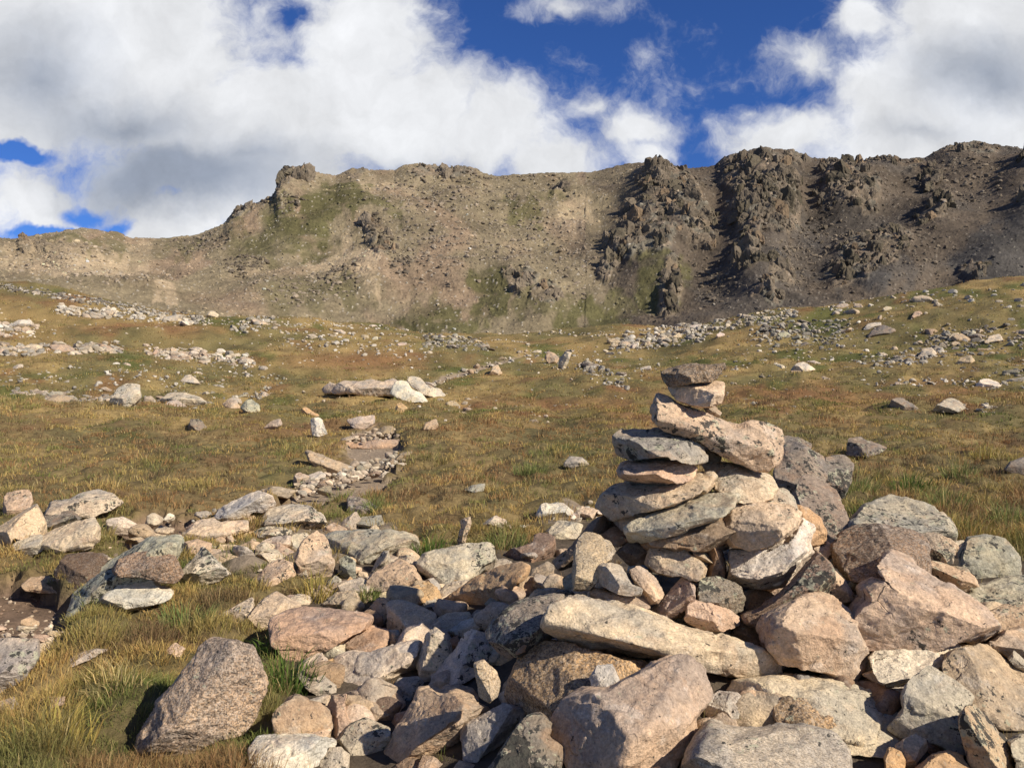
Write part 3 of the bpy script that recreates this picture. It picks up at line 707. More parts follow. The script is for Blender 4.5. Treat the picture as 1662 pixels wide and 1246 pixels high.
rock|c1|-|.24|pale|.2|stone|pale rock cut by the left edge in the lower grass|-30,965 60,935 97,985 60,1015 -30,1025
rock|c1|-|.2|pink|.25|fine|low pinkish rock hidden in grass near the lower left|148,985 190,938 282,935 284,965 190,996
rock|c1|-|.24|pale|.3|stone|whitish rock tip at the left edge close to the bottom corner|-30,1085 60,1058 75,1100 -30,1150
boulder|c1|-|.34|pale|.65|stone|lichen spotted rock left of the spotted pink rock|915,605 1000,560 1100,508 1125,600 1010,622
rock|p|-|.3|white|.1|stone|white flat rock on the stony ground left of the cairn|868,838 880,818 915,816 932,830 910,846
rock|p|-|.3|cream|.15|stone|cream rock in the stony gap between meadow and cairn|930,838 945,822 968,826 960,846
rock|p|-|.3|pale|.2|stone|pale rock at the meadow edge behind the brown ridge|885,862 905,845 945,850 938,872 900,876
rock|p|-|.3|grey|.3|stone|bluish white rock sunk in grass left of the cairn top|915,755 925,740 945,742 958,754 940,760
boulder|p|-|.5|dark|.6|stone|dark triangular rock in reddish grass at the right|1445,668 1452,650 1465,645 1480,656 1494,668
boulder|p|-|.6|grey|.6|stone|grey peaked rock right of the dark triangular rock|1525,668 1535,655 1550,645 1562,655 1575,664 1560,670
boulder|p|-|.6|white|.1|stone|white wedge rock on the far right meadow|1582,628 1590,616 1602,615 1622,624 1640,630 1600,632
boulder|p|-|.5|dark|.75|stone|black rock in a grass hollow at the right|1382,740 1386,712 1398,710 1420,722 1440,728 1420,742
boulder|p|-|.4|dark|.3|stone|dark brown rock cut by the right edge in the grass|1630,762 1640,750 1675,738 1690,770 1650,774
boulder|p|-|1.5|pale|.5|stone|long low lichened outcrop above the trail|526,634 538,624 548,626 560,619 590,621 604,618 622,622 640,617 650,630 652,642 625,640 600,643 575,636 550,638
boulder|p|-|.9|white|.2|stone|bright white block at the right end of the long outcrop|634,640 640,622 652,617 660,620 668,634 684,640 694,652 672,654 652,650
boulder|p|-|.8|pale|.4|stone|pale broken rock behind the bright white block|660,620 666,611 680,610 688,620 694,630 712,632 722,642 704,648 684,640
boulder|p|-|.9|pale|.5|stone|spotted boulder in the left rock line with sharp lit ridge|183,650 195,628 205,622 228,624 232,645 215,660 195,662
boulder|p|-|.9|pale|.5|stone|dark faced boulder in the left rock line with pale back|262,650 275,636 300,636 320,642 338,654 315,660 285,658
boulder|p|-|.6|green|.5|stone|greenish boulder alone right of the left rock line|390,662 398,650 408,648 418,658 420,668 400,672
boulder|p|-|.6|pink|.4|stone|pinkish spotted boulder left of the greenish boulder|361,656 370,647 380,650 388,662 370,664
boulder|p|-|.9|pale|.4|stone|dome shaped boulder in the middle of the left meadow|294,622 302,610 310,608 322,616 328,626 310,628
boulder|p|-|.8|pale|.15|stone|upright white boulder of a pair beside the faint path|906,596 908,580 918,570 928,572 922,588 916,600
boulder|p|-|.8|tan|.3|stone|shaded boulder of a pair beside the faint path|884,582 888,570 900,574 908,582 902,592 890,590
boulder|p|-|.7|tan|.2|stone|pointed tan boulder right below the faint path|794,608 800,594 808,591 815,606 806,611
boulder|p|-|1.2|dark|.4|stone|dark boulder with pale top high on the right slope|1405,548 1415,536 1432,527 1452,536 1448,544 1430,548
boulder|p|-|1.2|white|.2|stone|white boulder touching the dark one on the right slope|1400,535 1410,524 1428,523 1430,532 1415,536
boulder|p|-|1.0|tan|.3|stone|round shaded boulder near the crest of the right slope|1478,516 1484,506 1492,504 1499,512 1496,518
boulder|p|-|1.0|pale|.3|stone|half shaded boulder near the right edge of the slope|1598,556 1606,546 1620,542 1625,552 1615,558
boulder|p|-|1.0|cream|.2|stone|cream boulder in the stone field of the right slope|1540,552 1548,540 1556,540 1557,550 1548,556
boulder|p|-|1.0|pale|.25|stone|broad pale boulder low on the right slope|1490,580 1498,566 1512,563 1520,574 1508,582
boulder|p|-|1.0|tan|.35|stone|two toned boulder low on the right slope near the edge|1555,590 1562,580 1576,576 1582,586 1570,594
boulder|p|-|1.0|cream|.1|stone|yellowish boulder at the far end of the upper left rock band|334,515 338,506 346,504 356,512 352,517
boulder|p|-|.9|pale|.2|stone|grey wedge boulder at the foot of the right slope|1250,600 1258,588 1280,598 1270,602
boulder|p|-|.9|white|.2|stone|white split boulder beside the grey wedge boulder|1286,602 1294,590 1304,586 1320,600 1300,604
""".strip().split('\n')


def make_stone_mesh(outline, dist, thick, seed, grounded):
    """Loft front face, outline and back through real depth; returns vertices (world) and faces."""
    r = np.random.default_rng(seed)
    p = np.array(outline, float)
    if np.sum(p[:, 0] * np.roll(p[:, 1], -1) - p[:, 1] * np.roll(p[:, 0], -1)) < 0:
        p = p[::-1]
    # more points along the outline, so that concave ones stay sound
    q = []
    for i in range(len(p)):
        a, b = p[i], p[(i + 1) % len(p)]
        q += [a, (a + b) / 2]
    p = np.array(q)
    n = len(p)
    lo, hi = p.min(0), p.max(0)
    c = (lo + hi) / 2 * .5 + p.mean(0) * .5
    w, h = (hi - lo)
    tx, ty = r.uniform(-.38, .38), r.uniform(.05, .42)
    u = (p - c) / (np.array([w, h]) / 2)

    def ring(scale, shift, dy, tilt):
        s = c + (p - c) * scale + np.array(shift) * (w, h)
        v = (s - c) / (np.array([w, h]) / 2)
        y = dist + dy - thick * tilt * (ty * v[:, 1] + tx * v[:, 0] * .8)
        return np.stack([(s[:, 0] - CX) / F * y, y, EYE - (s[:, 1] - CY) / F * y], 1)
    shift = (r.uniform(-.05, .05), r.uniform(.01, .10))
    rings = [ring(r.uniform(.70, .88), shift, -thick * .50, 1.0), ring(1.0, (0, 0), -thick * r.uniform(.0, .14), .35),
             ring(.97, (0, 0), thick * .30, .2), ring(.70, (0, .04), thick * .58, .1)]
    if grounded:       # the underside runs back into the ground instead of lifting off it
        low = (p[:, 1] - lo[1]) / h > .62
        front = ring(.95, (shift[0], 0), -thick * .46, .9)
        rings[0][low] = front[low]
        for k, dy in ((2, .30), (3, .58)):
            full = ring(1.0, (0, 0), thick * dy, .2)
            rings[k][low] = full[low]
    v = np.concatenate(rings)
    f = []
    for k in range(len(rings) - 1):
        for i in range(n):
            j = (i + 1) % n
            f.append((k * n + i, (k + 1) * n + i, (k + 1) * n + j, k * n + j))
    f.append(tuple(range(n)))
    f.append(tuple((len(rings) - 1) * n + i for i in range(n - 1, -1, -1)))
    return v, f


def weather(co, no, size, seed, chips=8, rough=1.0, facets=0, lo=.88):
    """Knock flat chips off a stone and roughen it."""
    r = np.random.default_rng(seed)
    c = (co.max(0) + co.min(0)) / 2
    p = co - c
    box0 = p.min(0), np.ptp(p, axis=0)
    el, ev = np.linalg.eigh(np.cov(p[:, [0, 2]].T))
    R = np.eye(3)
    if el[1] > 2.6 * el[0]:
        R[0, 0], R[0, 2], R[2, 0], R[2, 2] = ev[0, 1], ev[1, 1], -ev[1, 1], ev[0, 1]     # long axis of the face
    if R[0, 0] < 0:
        R[0], R[2] = -R[0], -R[2]
    p = p @ R.T
    ext = np.maximum(np.ptp(p, axis=0) / 2, 1e-4)
    s = p / ext
    for _ in range(chips):
        n = r.normal(size=3)
        n /= np.linalg.norm(n)
        d = s @ n
        lim = d.max() * r.uniform(lo, .98)
        s = s - np.maximum(d - lim, 0)[:, None] * n * .92
    for k in range(facets):
        n = np.array([r.normal() * .60, -1.0, r.normal() * .50]) if k % 3 else np.array([r.normal() * .28, -.5 - r.uniform(0, .7), 1.0])
        n /= np.linalg.norm(n)
        d = s @ n
        lim = np.quantile(d, r.uniform(.80, .96))
        s = s - np.maximum(d - lim, 0)[:, None] * n
    p = (s * ext) @ R
    p = (p - p.min(0)) / np.ptp(p, axis=0) * box0[1] + box0[0]
    o = r.uniform(-50, 50, 3)
    k = size
    amp = (fbm(p / k * 2.6 + o, 3, 5) * .013 + fbm(p / k * 6 + o, 4, 9, .55, True) * .014 + fbm(p / k * 22 + o, 2, 13) * .009) * k * rough
    f1, f2, _ = cells(p / k * 4.2 + o + fbm(p / k * 5 + o, 2, 3)[:, None] * .5, 77)
    amp = amp - sstep(.10 - (f2 - f1), 0, .10) * .012 * k * rough * sstep(perlin(p / k * 2.2 + o, 8), 0, .3)
    q = p / k * np.array([2.0, 2.0, 4.5]) + o + fbm(p / k * 3 + o, 2, 23)[:, None] * .35
    g1, g2, gid = cells(q, 88)
    amp = amp + (gid - .5) * .050 * sstep(g2 - g1, 0, .08) * k * rough
    return p + no * amp[:, None] + c


def remesh_all(jobs):
    """Voxel-remesh many rough meshes in one evaluation; yields (vertices, normals, faces)."""
    tmp = []
    for v, f, vox in jobs:
        me = bpy.data.meshes.new('raw')
        me.from_pydata([tuple(x) for x in v], [], f)
        bm = bmesh.new()
        bm.from_mesh(me)
        bmesh.ops.recalc_face_normals(bm, faces=bm.faces)
        bmesh.ops.triangulate(bm, faces=[g for g in bm.faces if len(g.verts) > 4])
        bm.to_mesh(me)
        bm.free()
        o = bpy.data.objects.new('raw', me)
        scene.collection.objects.link(o)
        m = o.modifiers.new('remesh', 'REMESH')
        m.mode = 'VOXEL'
        m.voxel_size = vox
        tmp.append(o)
    dg = bpy.context.evaluated_depsgraph_get()
    out = []
    for o in tmp:
        e = o.evaluated_get(dg).data
        nv, nf = len(e.vertices), len(e.polygons)
        co = np.empty(nv * 3, np.float32)
        e.vertices.foreach_get('co', co)
        no = np.empty(nv * 3, np.float32)
        e.vertices.foreach_get('normal', no)
        li = np.empty(len(e.loops), np.int32)
        e.loops.foreach_get('vertex_index', li)
        out.append((co.reshape(-1, 3).astype(float), no.reshape(-1, 3).astype(float), li.reshape(nf, 4)))
    for o in tmp:
        me = o.data
        bpy.data.objects.remove(o)
        bpy.data.meshes.remove(me)
    return out


specs, jobs = [], []
for i, line in enumerate(STONES):
    name, view, dist, thick, col, lich, mat, label, pts = line.split('|')
    ox, oy, sc = VIEW[view]
    pts = [tuple(float(a) for a in t.split(',')) for t in pts.split()]
    pts = [(ox + a / sc, oy + b / sc) for a, b in pts]
    thick = float(thick)
    P = np.array(pts)
    if dist == '-':
        bx, by = P[:, 0].mean(), P[:, 1].max()
        _, yh, _ = hit(bx, by - 2, True)
        y = yh + thick * .48
    else:
        y = float(dist)
    size = np.ptp(P, axis=0).max() / F * y
    thick = min(thick, size * .95)
    v, f = make_stone_mesh(pts, y, thick, 100 + i, name != 'cairn_stone')
    wide = np.ptp(P, axis=0).max()
    fine = 56 if y < 4.9 else 42 if y < 9 else min(46, max(24, wide / 2.6))
    specs.append((name, label, col, min(1.0, float(lich) * 1.25 + .03), mat, size))
    jobs.append((v, f, size / fine))
for i, ((name, label, col, lich, mat, size), (co, no, fa)) in enumerate(zip(specs, remesh_all(jobs))):
    co = weather(co, no, size * .8, 500 + i, facets=4 if 'long diagonal slab' in label or 'wavy' in label else 7)
    base = np.array([(co[:, 0].min() + co[:, 0].max()) / 2, (co[:, 1].min() + co[:, 1].max()) / 2, co[:, 2].min()])
    me = fast_mesh(name, co - base, fa)
    cat = {'cairn_stone': 'cairn stone', 'slab_rock': 'rock slab', 'marker_stone': 'marker stone', 'trail_step': 'step'}.get(name, name)
    o = add(name, me, MAT[mat], None, label, cat, 'stones stacked in the cairn' if name == 'cairn_stone' else None, base)
    r = np.random.default_rng(900 + i)
    k = r.uniform(.92, 1.08)
    o.color = (*[min(1, c * k * r.uniform(.97, 1.03)) for c in COL[col]], lich)

# ------------------------------------------------------------------ loose stones of a few shapes, set down one by one
jobs = []
for s in range(14):
    r = np.random.default_rng(40 + s)
    bm = bmesh.new()
    ax = np.array([1, r.uniform(.6, .9), r.uniform(.45, .8)])
    for _ in range(13):
        d = r.normal(size=3)
        d /= np.linalg.norm(d)
        bm.verts.new(tuple(d * ax * r.uniform(.75, 1.0)))
    bmesh.ops.convex_hull(bm, input=bm.verts)
    bm.verts.index_update()
    loose = [x for x in bm.verts if not x.link_faces]
    bmesh.ops.delete(bm, geom=loose, context='VERTS')
    bm.verts.index_update()
    jobs.append((np.array([x.co for x in bm.verts]), [tuple(x.index for x in g.verts) for g in bm.faces], 2 / 24))
    bm.free()
VARIANT = []
for s, (co, no, fa) in enumerate(remesh_all(jobs)):
    co = weather(co, no, 1.6, 300 + s, 16, lo=.74)
    co -= (co.min(0) + co.max(0)) / 2
    co /= np.ptp(co[:, 0]) / 2
    me = fast_mesh('loose_rock', co, fa)
    me.materials.append(MAT['stone'])
    VARIANT.append(me)


def loose(name, label, cat, group, x, y, z, size, col, lich, r, flat=1.0):
    """A loose stone SIZE metres wide standing at x, y, z."""
    me = VARIANT[r.integers(len(VARIANT))]
    o = add(name, me, None, None, label, cat, group, (x, y, z))
    o.rotation_euler = (r.uniform(-.35, .35), r.uniform(-.35, .35), r.uniform(0, 6.28))
    o.scale = (size / 2, size / 2 * r.uniform(.8, 1.1), size / 2 * r.uniform(.75, 1.15) * flat)
    if y < 10:
        o.material_slots[0].link = 'OBJECT'
        o.material_slots[0].material = MAT['near']
    k = r.uniform(.70, 1.02) if y > 10 else r.uniform(.85, 1.12)
    o.color = (*[min(1, c * k * r.uniform(.96, 1.04)) for c in COL[col]], lich)
    return o


# small stones that fill the gaps of the pile
r = np.random.default_rng(3)
n = 0
while n < 120:
    px, py = r.uniform(470, 1650), r.uniform(900, 1240)
    if look(M_pile, np.array([px]), np.array([py]))[0] < .9:
        continue
    x, y, z = hit(px, py)
    size = r.uniform(.12, .26)
    loose('gap_stone', 'small stone wedged deep in the gaps between the larger stones of the pile', 'small stone', 'small stones filling the gaps of the pile',
          x, y + .20, z + .03, size, r.choice(['tan', 'brown', 'pink', 'grey', 'cream', 'pale']), r.uniform(.1, .5), r)
    n += 1

# rock bands and stone fields of the meadow: strip from a to b in the photograph, spread, count, size in its pixels, colours, lichen, how many large ones stand for themselves
BANDS = [
    ('a bright pale rock band in the middle of the left meadow', (240, 572), (405, 588), 11, 120, (5, 16), ('white', 'cream', 'pale', 'pink'), .2, 16),
    ('the rock band running in from the left edge', (0, 570), (195, 566), 10, 120, (5, 17), ('pale', 'cream', 'grey', 'pink'), .35, 14),
    ('the long upper rock band of the left meadow', (92, 503), (335, 524), 9, 150, (4, 14), ('pale', 'cream', 'white', 'grey'), .25, 14),
    ('the pale rocks at the left edge above the rock band', (-30, 536), (58, 538), 12, 50, (5, 15), ('white', 'cream', 'pink'), .15, 6),
    ('the low rock line in front of the left meadow', (20, 640), (185, 652), 8, 70, (5, 17), ('pale', 'grey', 'pink'), .5, 8),
    ('the spotted rocks of the left rock line', (180, 652), (335, 658), 8, 50, (6, 18), ('pale', 'grey', 'pink'), .55, 8),
    ('the grey stone wall far up the left meadow', (-20, 462), (330, 520), 6, 260, (3, 8), ('grey', 'dark', 'pale'), .5, 4),
    ('the dark rubble heap left of the faint path', (688, 552), (790, 562), 12, 110, (4, 11), ('grey', 'dark', 'green', 'pale'), .5, 6),
    ('the grey rubble heap behind the cairn', (944, 600), (1015, 622), 12, 75, (5, 13), ('grey', 'pale', 'dark', 'white'), .35, 6),
    ('the wide pale boulder field behind the cairn', (1000, 560), (1140, 540), 18, 220, (4, 14), ('pale', 'grey', 'cream', 'white'), .35, 14),
    ('the upper edge of the pale boulder field', (1060, 548), (1290, 508), 11, 190, (4, 12), ('pale', 'cream', 'grey'), .3, 8),
    ('the dark rubble running down the right slope', (1230, 545), (1370, 540), 22, 190, (4, 13), ('grey', 'dark', 'green', 'pale'), .5, 10),
    ('the rubble strip at the foot of the right slope', (1400, 590), (1530, 575), 14, 130, (4, 13), ('grey', 'pale', 'dark', 'white'), .4, 8),
    ('the stone field at the right edge of the slope', (1500, 560), (1680, 550), 24, 170, (4, 14), ('pale', 'grey', 'dark', 'tan'), .4, 8),
    ('the stones under the right edge boulders', (1560, 600), (1680, 605), 14, 60, (4, 12), ('dark', 'grey', 'pale'), .5, 4),
    ('the stones scattered over the right slope', (1180, 585), (1670, 540), 50, 150, (4, 13), ('pale', 'cream', 'grey', 'white'), .3, 12),
    ('the white stones lying near the crest of the right slope', (1330, 500), (1670, 475), 14, 60, (4, 14), ('white', 'cream', 'pale'), .15, 8),
    ('the white stones in the reddish grass of the right meadow', (1400, 618), (1670, 628), 8, 40, (5, 15), ('white', 'pale'), .2, 6),
    ('the stones in the reddish grass right of the cairn', (1180, 650), (1280, 668), 8, 16, (5, 16), ('grey', 'pale'), .4, 4),
    ('the stones near the right edge of the reddish meadow', (1590, 664), (1680, 660), 5, 26, (6, 16), ('grey', 'pale'), .5, 4),
    ('the stones dotted over the left meadow below the rock bands', (0, 615), (460, 618), 26, 150, (3, 11), ('pale', 'white', 'green', 'grey'), .35, 10),
    ('the rocks beside the greenish boulder of the left meadow', (330, 650), (440, 640), 12, 30, (5, 15), ('pale', 'grey'), .5, 5),
    ('the small pile of pale rocks in the far middle meadow', (385, 534), (440, 522), 12, 50, (4, 12), ('pale', 'grey', 'cream'), .3, 6),
    ('the stones dotted over the far middle meadow', (450, 545), (700, 570), 20, 120, (3, 11), ('pale', 'white', 'cream'), .3, 8),
    ('the stones edging the faint path', (690, 628), (860, 572), 7, 34, (4, 12), ('pale', 'white', 'cream', 'tan'), .2, 8),
    ('the stones along the crest of the meadow', (330, 522), (1000, 545), 4, 130, (3, 8), ('pale', 'cream', 'white'), .2, 4),
    ('the stones on the green rise behind the cairn', (830, 570), (1180, 620), 22, 90, (3, 9), ('pale', 'white', 'grey'), .3, 5),
    ('the stones lying in golden grass near the trail', (640, 660), (900, 680), 18, 26, (5, 15), ('cream', 'pale', 'pink'), .3, 6),
    ('the rubble of the trail', (480, 800), (650, 745), 14, 200, (4, 20), ('cream', 'tan', 'pink', 'pale'), .1, 14),
    ('the rubble on the upper trail steps', (560, 712), (645, 704), 9, 45, (5, 14), ('cream', 'tan', 'pink'), .1, 6),
    ('the gravel at the end of the bare earth', (-20, 1040), (95, 1030), 26, 60, (5, 22), ('tan', 'cream', 'pink'), .05, 8),
    ('the stones between the left boulders and the pile', (330, 875), (660, 910), 46, 110, (10, 42), ('pale', 'pink', 'tan', 'cream'), .35, 60),
    ('the stones beside the long lichen covered boulder at the left', (130, 900), (360, 850), 30, 40, (8, 34), ('pale', 'cream', 'tan', 'white'), .3, 22),
    ('the stones along the left edge of the pile', (470, 1000), (760, 925), 30, 60, (10, 36), ('pale', 'cream', 'tan', 'orange'), .25, 36),
    ('the stony ground left of the cairn', (850, 850), (980, 825), 14, 40, (6, 20), ('white', 'cream', 'tan'), .1, 8),
    ('the stones half hidden in the grass at the lower left', (60, 1080), (420, 1000), 60, 9, (8, 20), ('cream', 'pale', 'pink'), .2, 5),
]
ALPHA = {'white': 'white', 'cream': 'cream coloured', 'pale': 'pale', 'pink': 'pinkish', 'grey': 'grey', 'dark': 'dark', 'green': 'greenish', 'tan': 'tan', 'orange': 'orange'}


def small_shape(s):
    r = np.random.default_rng(s)
    bm = bmesh.new()
    bmesh.ops.create_icosphere(bm, subdivisions=2, radius=1)
    v = np.array([x.co for x in bm.verts])
    f = np.array([[x.index for x in g.verts] for g in bm.faces])
    bm.free()
    for _ in range(12):
        n = r.normal(size=3)
        n /= np.linalg.norm(n)
        d = v @ n
        v = v - np.maximum(d - r.uniform(.45, .8), 0)[:, None] * n
    v *= (1, r.uniform(.6, .9), r.uniform(.5, .85))
    return v, f


SMALL = [small_shape(s) for s in range(12)]


def merged(name, items, mat, kind, seed=1):
    """Many tiny stones as one mesh: items are (x, y, z, size, colour)."""
    r = np.random.default_rng(seed)
    V, Fc, T, base = [], [], [], 0
    for (x, y, z, size, col) in items:
        v, f = SMALL[r.integers(len(SMALL))]
        R = np.array(Matrix.Rotation(r.uniform(0, 6.28), 3, 'Z') @ Matrix.Rotation(r.uniform(-.5, .5), 3, 'X'))
        V.append((v * (size / 2 * r.uniform(.8, 1.2))) @ R.T + (x, y, z))
        Fc.append(f + base)
        T.append(np.repeat([np.array(col) * r.uniform(.75, 1.2)], len(v), 0))
        base += len(v)
    me = fast_mesh(name, np.concatenate(V), np.concatenate(Fc), np.concatenate(T), smooth=False)
    return add(name, me, mat, kind)


RUBBLE_MAT = attr_material('rubble_stone', .6, 1.35, 14.0, .4, .03)
rubble = []
r = np.random.default_rng(17)
for where, a, b, spread, count, (s0, s1), cols, lich, own in BANDS:
    made = []
    for k in range(int(count * ((2.7 if a[0] < 300 else 1.8) if s1 < 19 else 1.2))):
        t = r.uniform()
        px = a[0] + (b[0] - a[0]) * t + r.normal() * spread * .4
        py = a[1] + (b[1] - a[1]) * t + np.clip(r.normal(), -1.6, 1.6) * spread * .55
        s = s0 + (s1 * 1.3 - s0) * r.uniform() ** 2.5
        made.append((s, px, py))
    made.sort(reverse=True)
    for k, (s, px, py) in enumerate(made):
        x, y, z = hit(px, py)
        if y > 122:
            continue
        size = s / F * y
        c = cols[r.integers(len(cols))]
        if k < own:
            loose('meadow_rock', '%s rock among %s' % (ALPHA[c], where), 'rock', where, x, y, z + (.05 if y < 10 else -.04) * size, size * (1.6 if k < 4 and y > 12 else 1), c, lich * r.uniform(.5, 1.3), r, .6 if k < 4 else .95)
        else:
            rubble.append((x, y, z + size * .05, size, np.array(COL[c]) * (1 - .45 * lich) * r.uniform(.6, 1.05)))
for _ in range(2800):        # single stones everywhere in the far meadow
    px, py = r.uniform(-150, 1800), 480 + 190 * r.uniform() ** .7
    x, y, z = hit(px, py)
    if y > 122 or y < 14:
        continue
    size = (1.5 + 6 * r.uniform() ** 2.2) / F * y
    rubble.append((x, y, z - size * .04, size, np.array(COL[('pale', 'grey', 'cream', 'tan')[r.integers(4)]]) * r.uniform(.6, 1.0)))
for _ in range(420):         # gravel of the bare trail
    poly = DIRT[r.integers(4)]
    p = np.array(poly)
    px, py = r.uniform(max(p[:, 0].min(), -20), p[:, 0].max()), r.uniform(p[:, 1].min(), p[:, 1].max())
    if look(M_dirt, np.array([px]), np.array([py]))[0] < .6:
        continue
    x, y, _ = hit(px, py)
    z = ground([x], [y])[0][0]
    rubble.append((x, y, z + .004, r.uniform(.012, .055), np.array(COL[('tan', 'cream', 'pink', 'brown')[r.integers(4)]]) * .85))
merged('rubble', rubble, RUBBLE_MAT, 'stuff')

# ------------------------------------------------------------------ ground and path
NY, NX = 720, 860
yy = np.concatenate([np.linspace(-6, 1.6, 24), np.exp(np.linspace(math.log(1.65), math.log(140), NY - 64)), np.linspace(143, 420, 40)])
uu = np.linspace(-1.15, 1.15, NX)
Yg, Ug = np.meshgrid(yy, uu, indexing='ij')
Xg = (Ug * (np.maximum(Yg, 0) + 2.2)).ravel()
Yg = Yg.ravel()
Zg, dirt, stony, pile = ground(Xg, Yg)


def grass_colour(x, y, px, py):
    """Colour of the sward: golden, olive, green and russet patches."""
    q = np.log(np.maximum(y, 1.5)) * 3.0
    p = np.stack([x / (1 + y * .10) * .9, q, np.zeros(len(x))], 1)
    n1, n2, n3 = fbm(p * 1.1, 4, 61), fbm(p * 1.7, 4, 71), fbm(p * 2.4, 3, 81)
    gold, olive, green, russet = np.array([.47, .33, .135]), np.array([.28, .23, .095]), np.array([.155, .175, .048]), np.array([.36, .185, .085])
    g = sstep(n1, -.28, .24)[:, None]
    c = olive * (1 - g) + gold * g
    c = c * (1 + .65 * fbm(p * 4.0, 3, 87))[:, None]
    k = sstep(n2 + .26 * (1 - sstep(y, 4.5, 11)) + .20 * sstep(px, 1000, 1300) * sstep(y, 25, 45), .16, .46)[:, None]
    c = c * (1 - k * .85) + green * k * .85

    def spot(cx, cy, rx, ry):
        return np.clip(1 - ((px - cx) / rx) ** 2 - ((py - cy) / ry) ** 2, 0, 1)
    rb = spot(1000, 668, 300, 45) + spot(1350, 640, 420, 34) + spot(240, 535, 160, 14) + spot(480, 690, 130, 25) + spot(90, 480, 120, 12) + spot(620, 585, 200, 20)
    k = np.clip(sstep(n3, .18, .5) * .8 + rb * sstep(n3 + n1, -.45, .3), 0, 1)[:, None]
    c = c * (1 - k * .8) + russet * k * .8
    return c * .92


pxg, pyg = project(Xg, Yg, Zg)
tint = grass_colour(Xg, Yg, pxg, pyg) * .58
shaded_thatch = np.array([.11, .085, .045])  # dead grass under the blades, darkened so the gaps look shaded
nearw = (1 - sstep(Yg, 8, 30))[:, None]
tint = tint * (1 - .5 * nearw) + shaded_thatch * .5 * nearw
soil = np.array([.19, .130, .088])[None] * (1 + .5 * fbm(xy0(Xg, Yg, 3.0), 4, 91))[:, None]
pale_soil = np.array([.265, .21, .15])[None]
sm = sstep(stony, .3, .8)[:, None]
tint = tint * (1 - sm) + pale_soil * .8 * sm
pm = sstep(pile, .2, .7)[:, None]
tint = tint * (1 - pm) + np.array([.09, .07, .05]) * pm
dm = sstep(dirt, .25, .55)[:, None]
trail = np.where((Yg > 9.8)[:, None], soil * .25 + pale_soil * .85, soil)
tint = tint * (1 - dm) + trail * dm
co = np.stack([Xg, Yg, Zg], 1)
faces = grid_faces(len(yy), NX)
is_path = dirt[faces].mean(1) > .42
G_MAT = attr_material('turf_and_soil', .55, 1.4, 9.0, .8, .05)


def sub(mask):
    f = faces[mask]
    u, inv = np.unique(f, return_inverse=True)
    return co[u], inv.reshape(f.shape), tint[u]


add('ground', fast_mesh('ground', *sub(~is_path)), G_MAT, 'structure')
add('path', fast_mesh('path', *sub(is_path)), attr_material('trail_earth', .6, 1.4, 24.0, .9, .03), 'structure')

# ------------------------------------------------------------------ grass: clumps of single blades
r = np.random.default_rng(99)


def blades(X, Y, Z, rad, height, width, col, per, r, lean=.85):
    """PER blades round every clump; arrays of clump centres, radii, heights, widths and colours."""
    n = len(X) * per
    rep = lambda a: np.repeat(a, per, 0)
    ang, dist = r.uniform(0, 2 * np.pi, n), np.sqrt(r.uniform(0, 1, n))
    R = rep(rad) * dist
    ox, oy = np.cos(ang) * R, np.sin(ang) * R
    h = rep(height) * r.uniform(.45, 1.1, n) * (1.1 - .45 * dist)
    la = ang + r.normal(size=n) * .8
    ln = np.abs(lean * (.25 + .8 * dist) + r.normal(size=n) * .18) * h
    # a general lean away from the wind
    wx = .10 * h
    bx, by, bz = rep(X) + ox, rep(Y) + oy, rep(Z) - .01
    wa = r.uniform(0, np.pi, n)
    w = rep(width) * r.uniform(.6, 1.3, n)
    sx, sy = np.cos(wa) * w / 2, np.sin(wa) * w / 2
    dx, dy = np.cos(la) * ln + wx, np.sin(la) * ln
    V = np.empty((n, 5, 3), np.float32)
    V[:, 0] = np.stack([bx - sx, by - sy, bz], 1)
    V[:, 1] = np.stack([bx + sx, by + sy, bz], 1)
    mx, my, mz = bx + dx * .38, by + dy * .38, bz + h * .62
    V[:, 2] = np.stack([mx - sx * .75, my - sy * .75, mz], 1)
    V[:, 3] = np.stack([mx + sx * .75, my + sy * .75, mz], 1)
    V[:, 4] = np.stack([bx + dx, by + dy, bz + h * (1 - .25 * np.minimum(ln / h, 1))], 1)
    b = (np.arange(n) * 5)[:, None]
    T = np.concatenate([b + [0, 1, 3], b + [0, 3, 2], b + [2, 3, 4]], 1).reshape(-1, 3)
    c = rep(col) * r.uniform(.7, 1.3, (n, 1)) * (1 + r.normal(size=(n, 3)) * .05)
    straw = (r.uniform(size=n) < .06)[:, None]
    c = np.where(straw, np.array([.50, .39, .18]) * r.uniform(.8, 1.1, (n, 1)), c)
    return V.reshape(-1, 3), T, np.repeat(c, 5, 0)


def scatter(n, y0, y1, power, umax):
    t = r.uniform(size=n)
    a = 1 - power
    y = (y0 ** a + (y1 ** a - y0 ** a) * t) ** (1 / a)
    return r.uniform(-umax, umax, n) * (y + 1.0), y


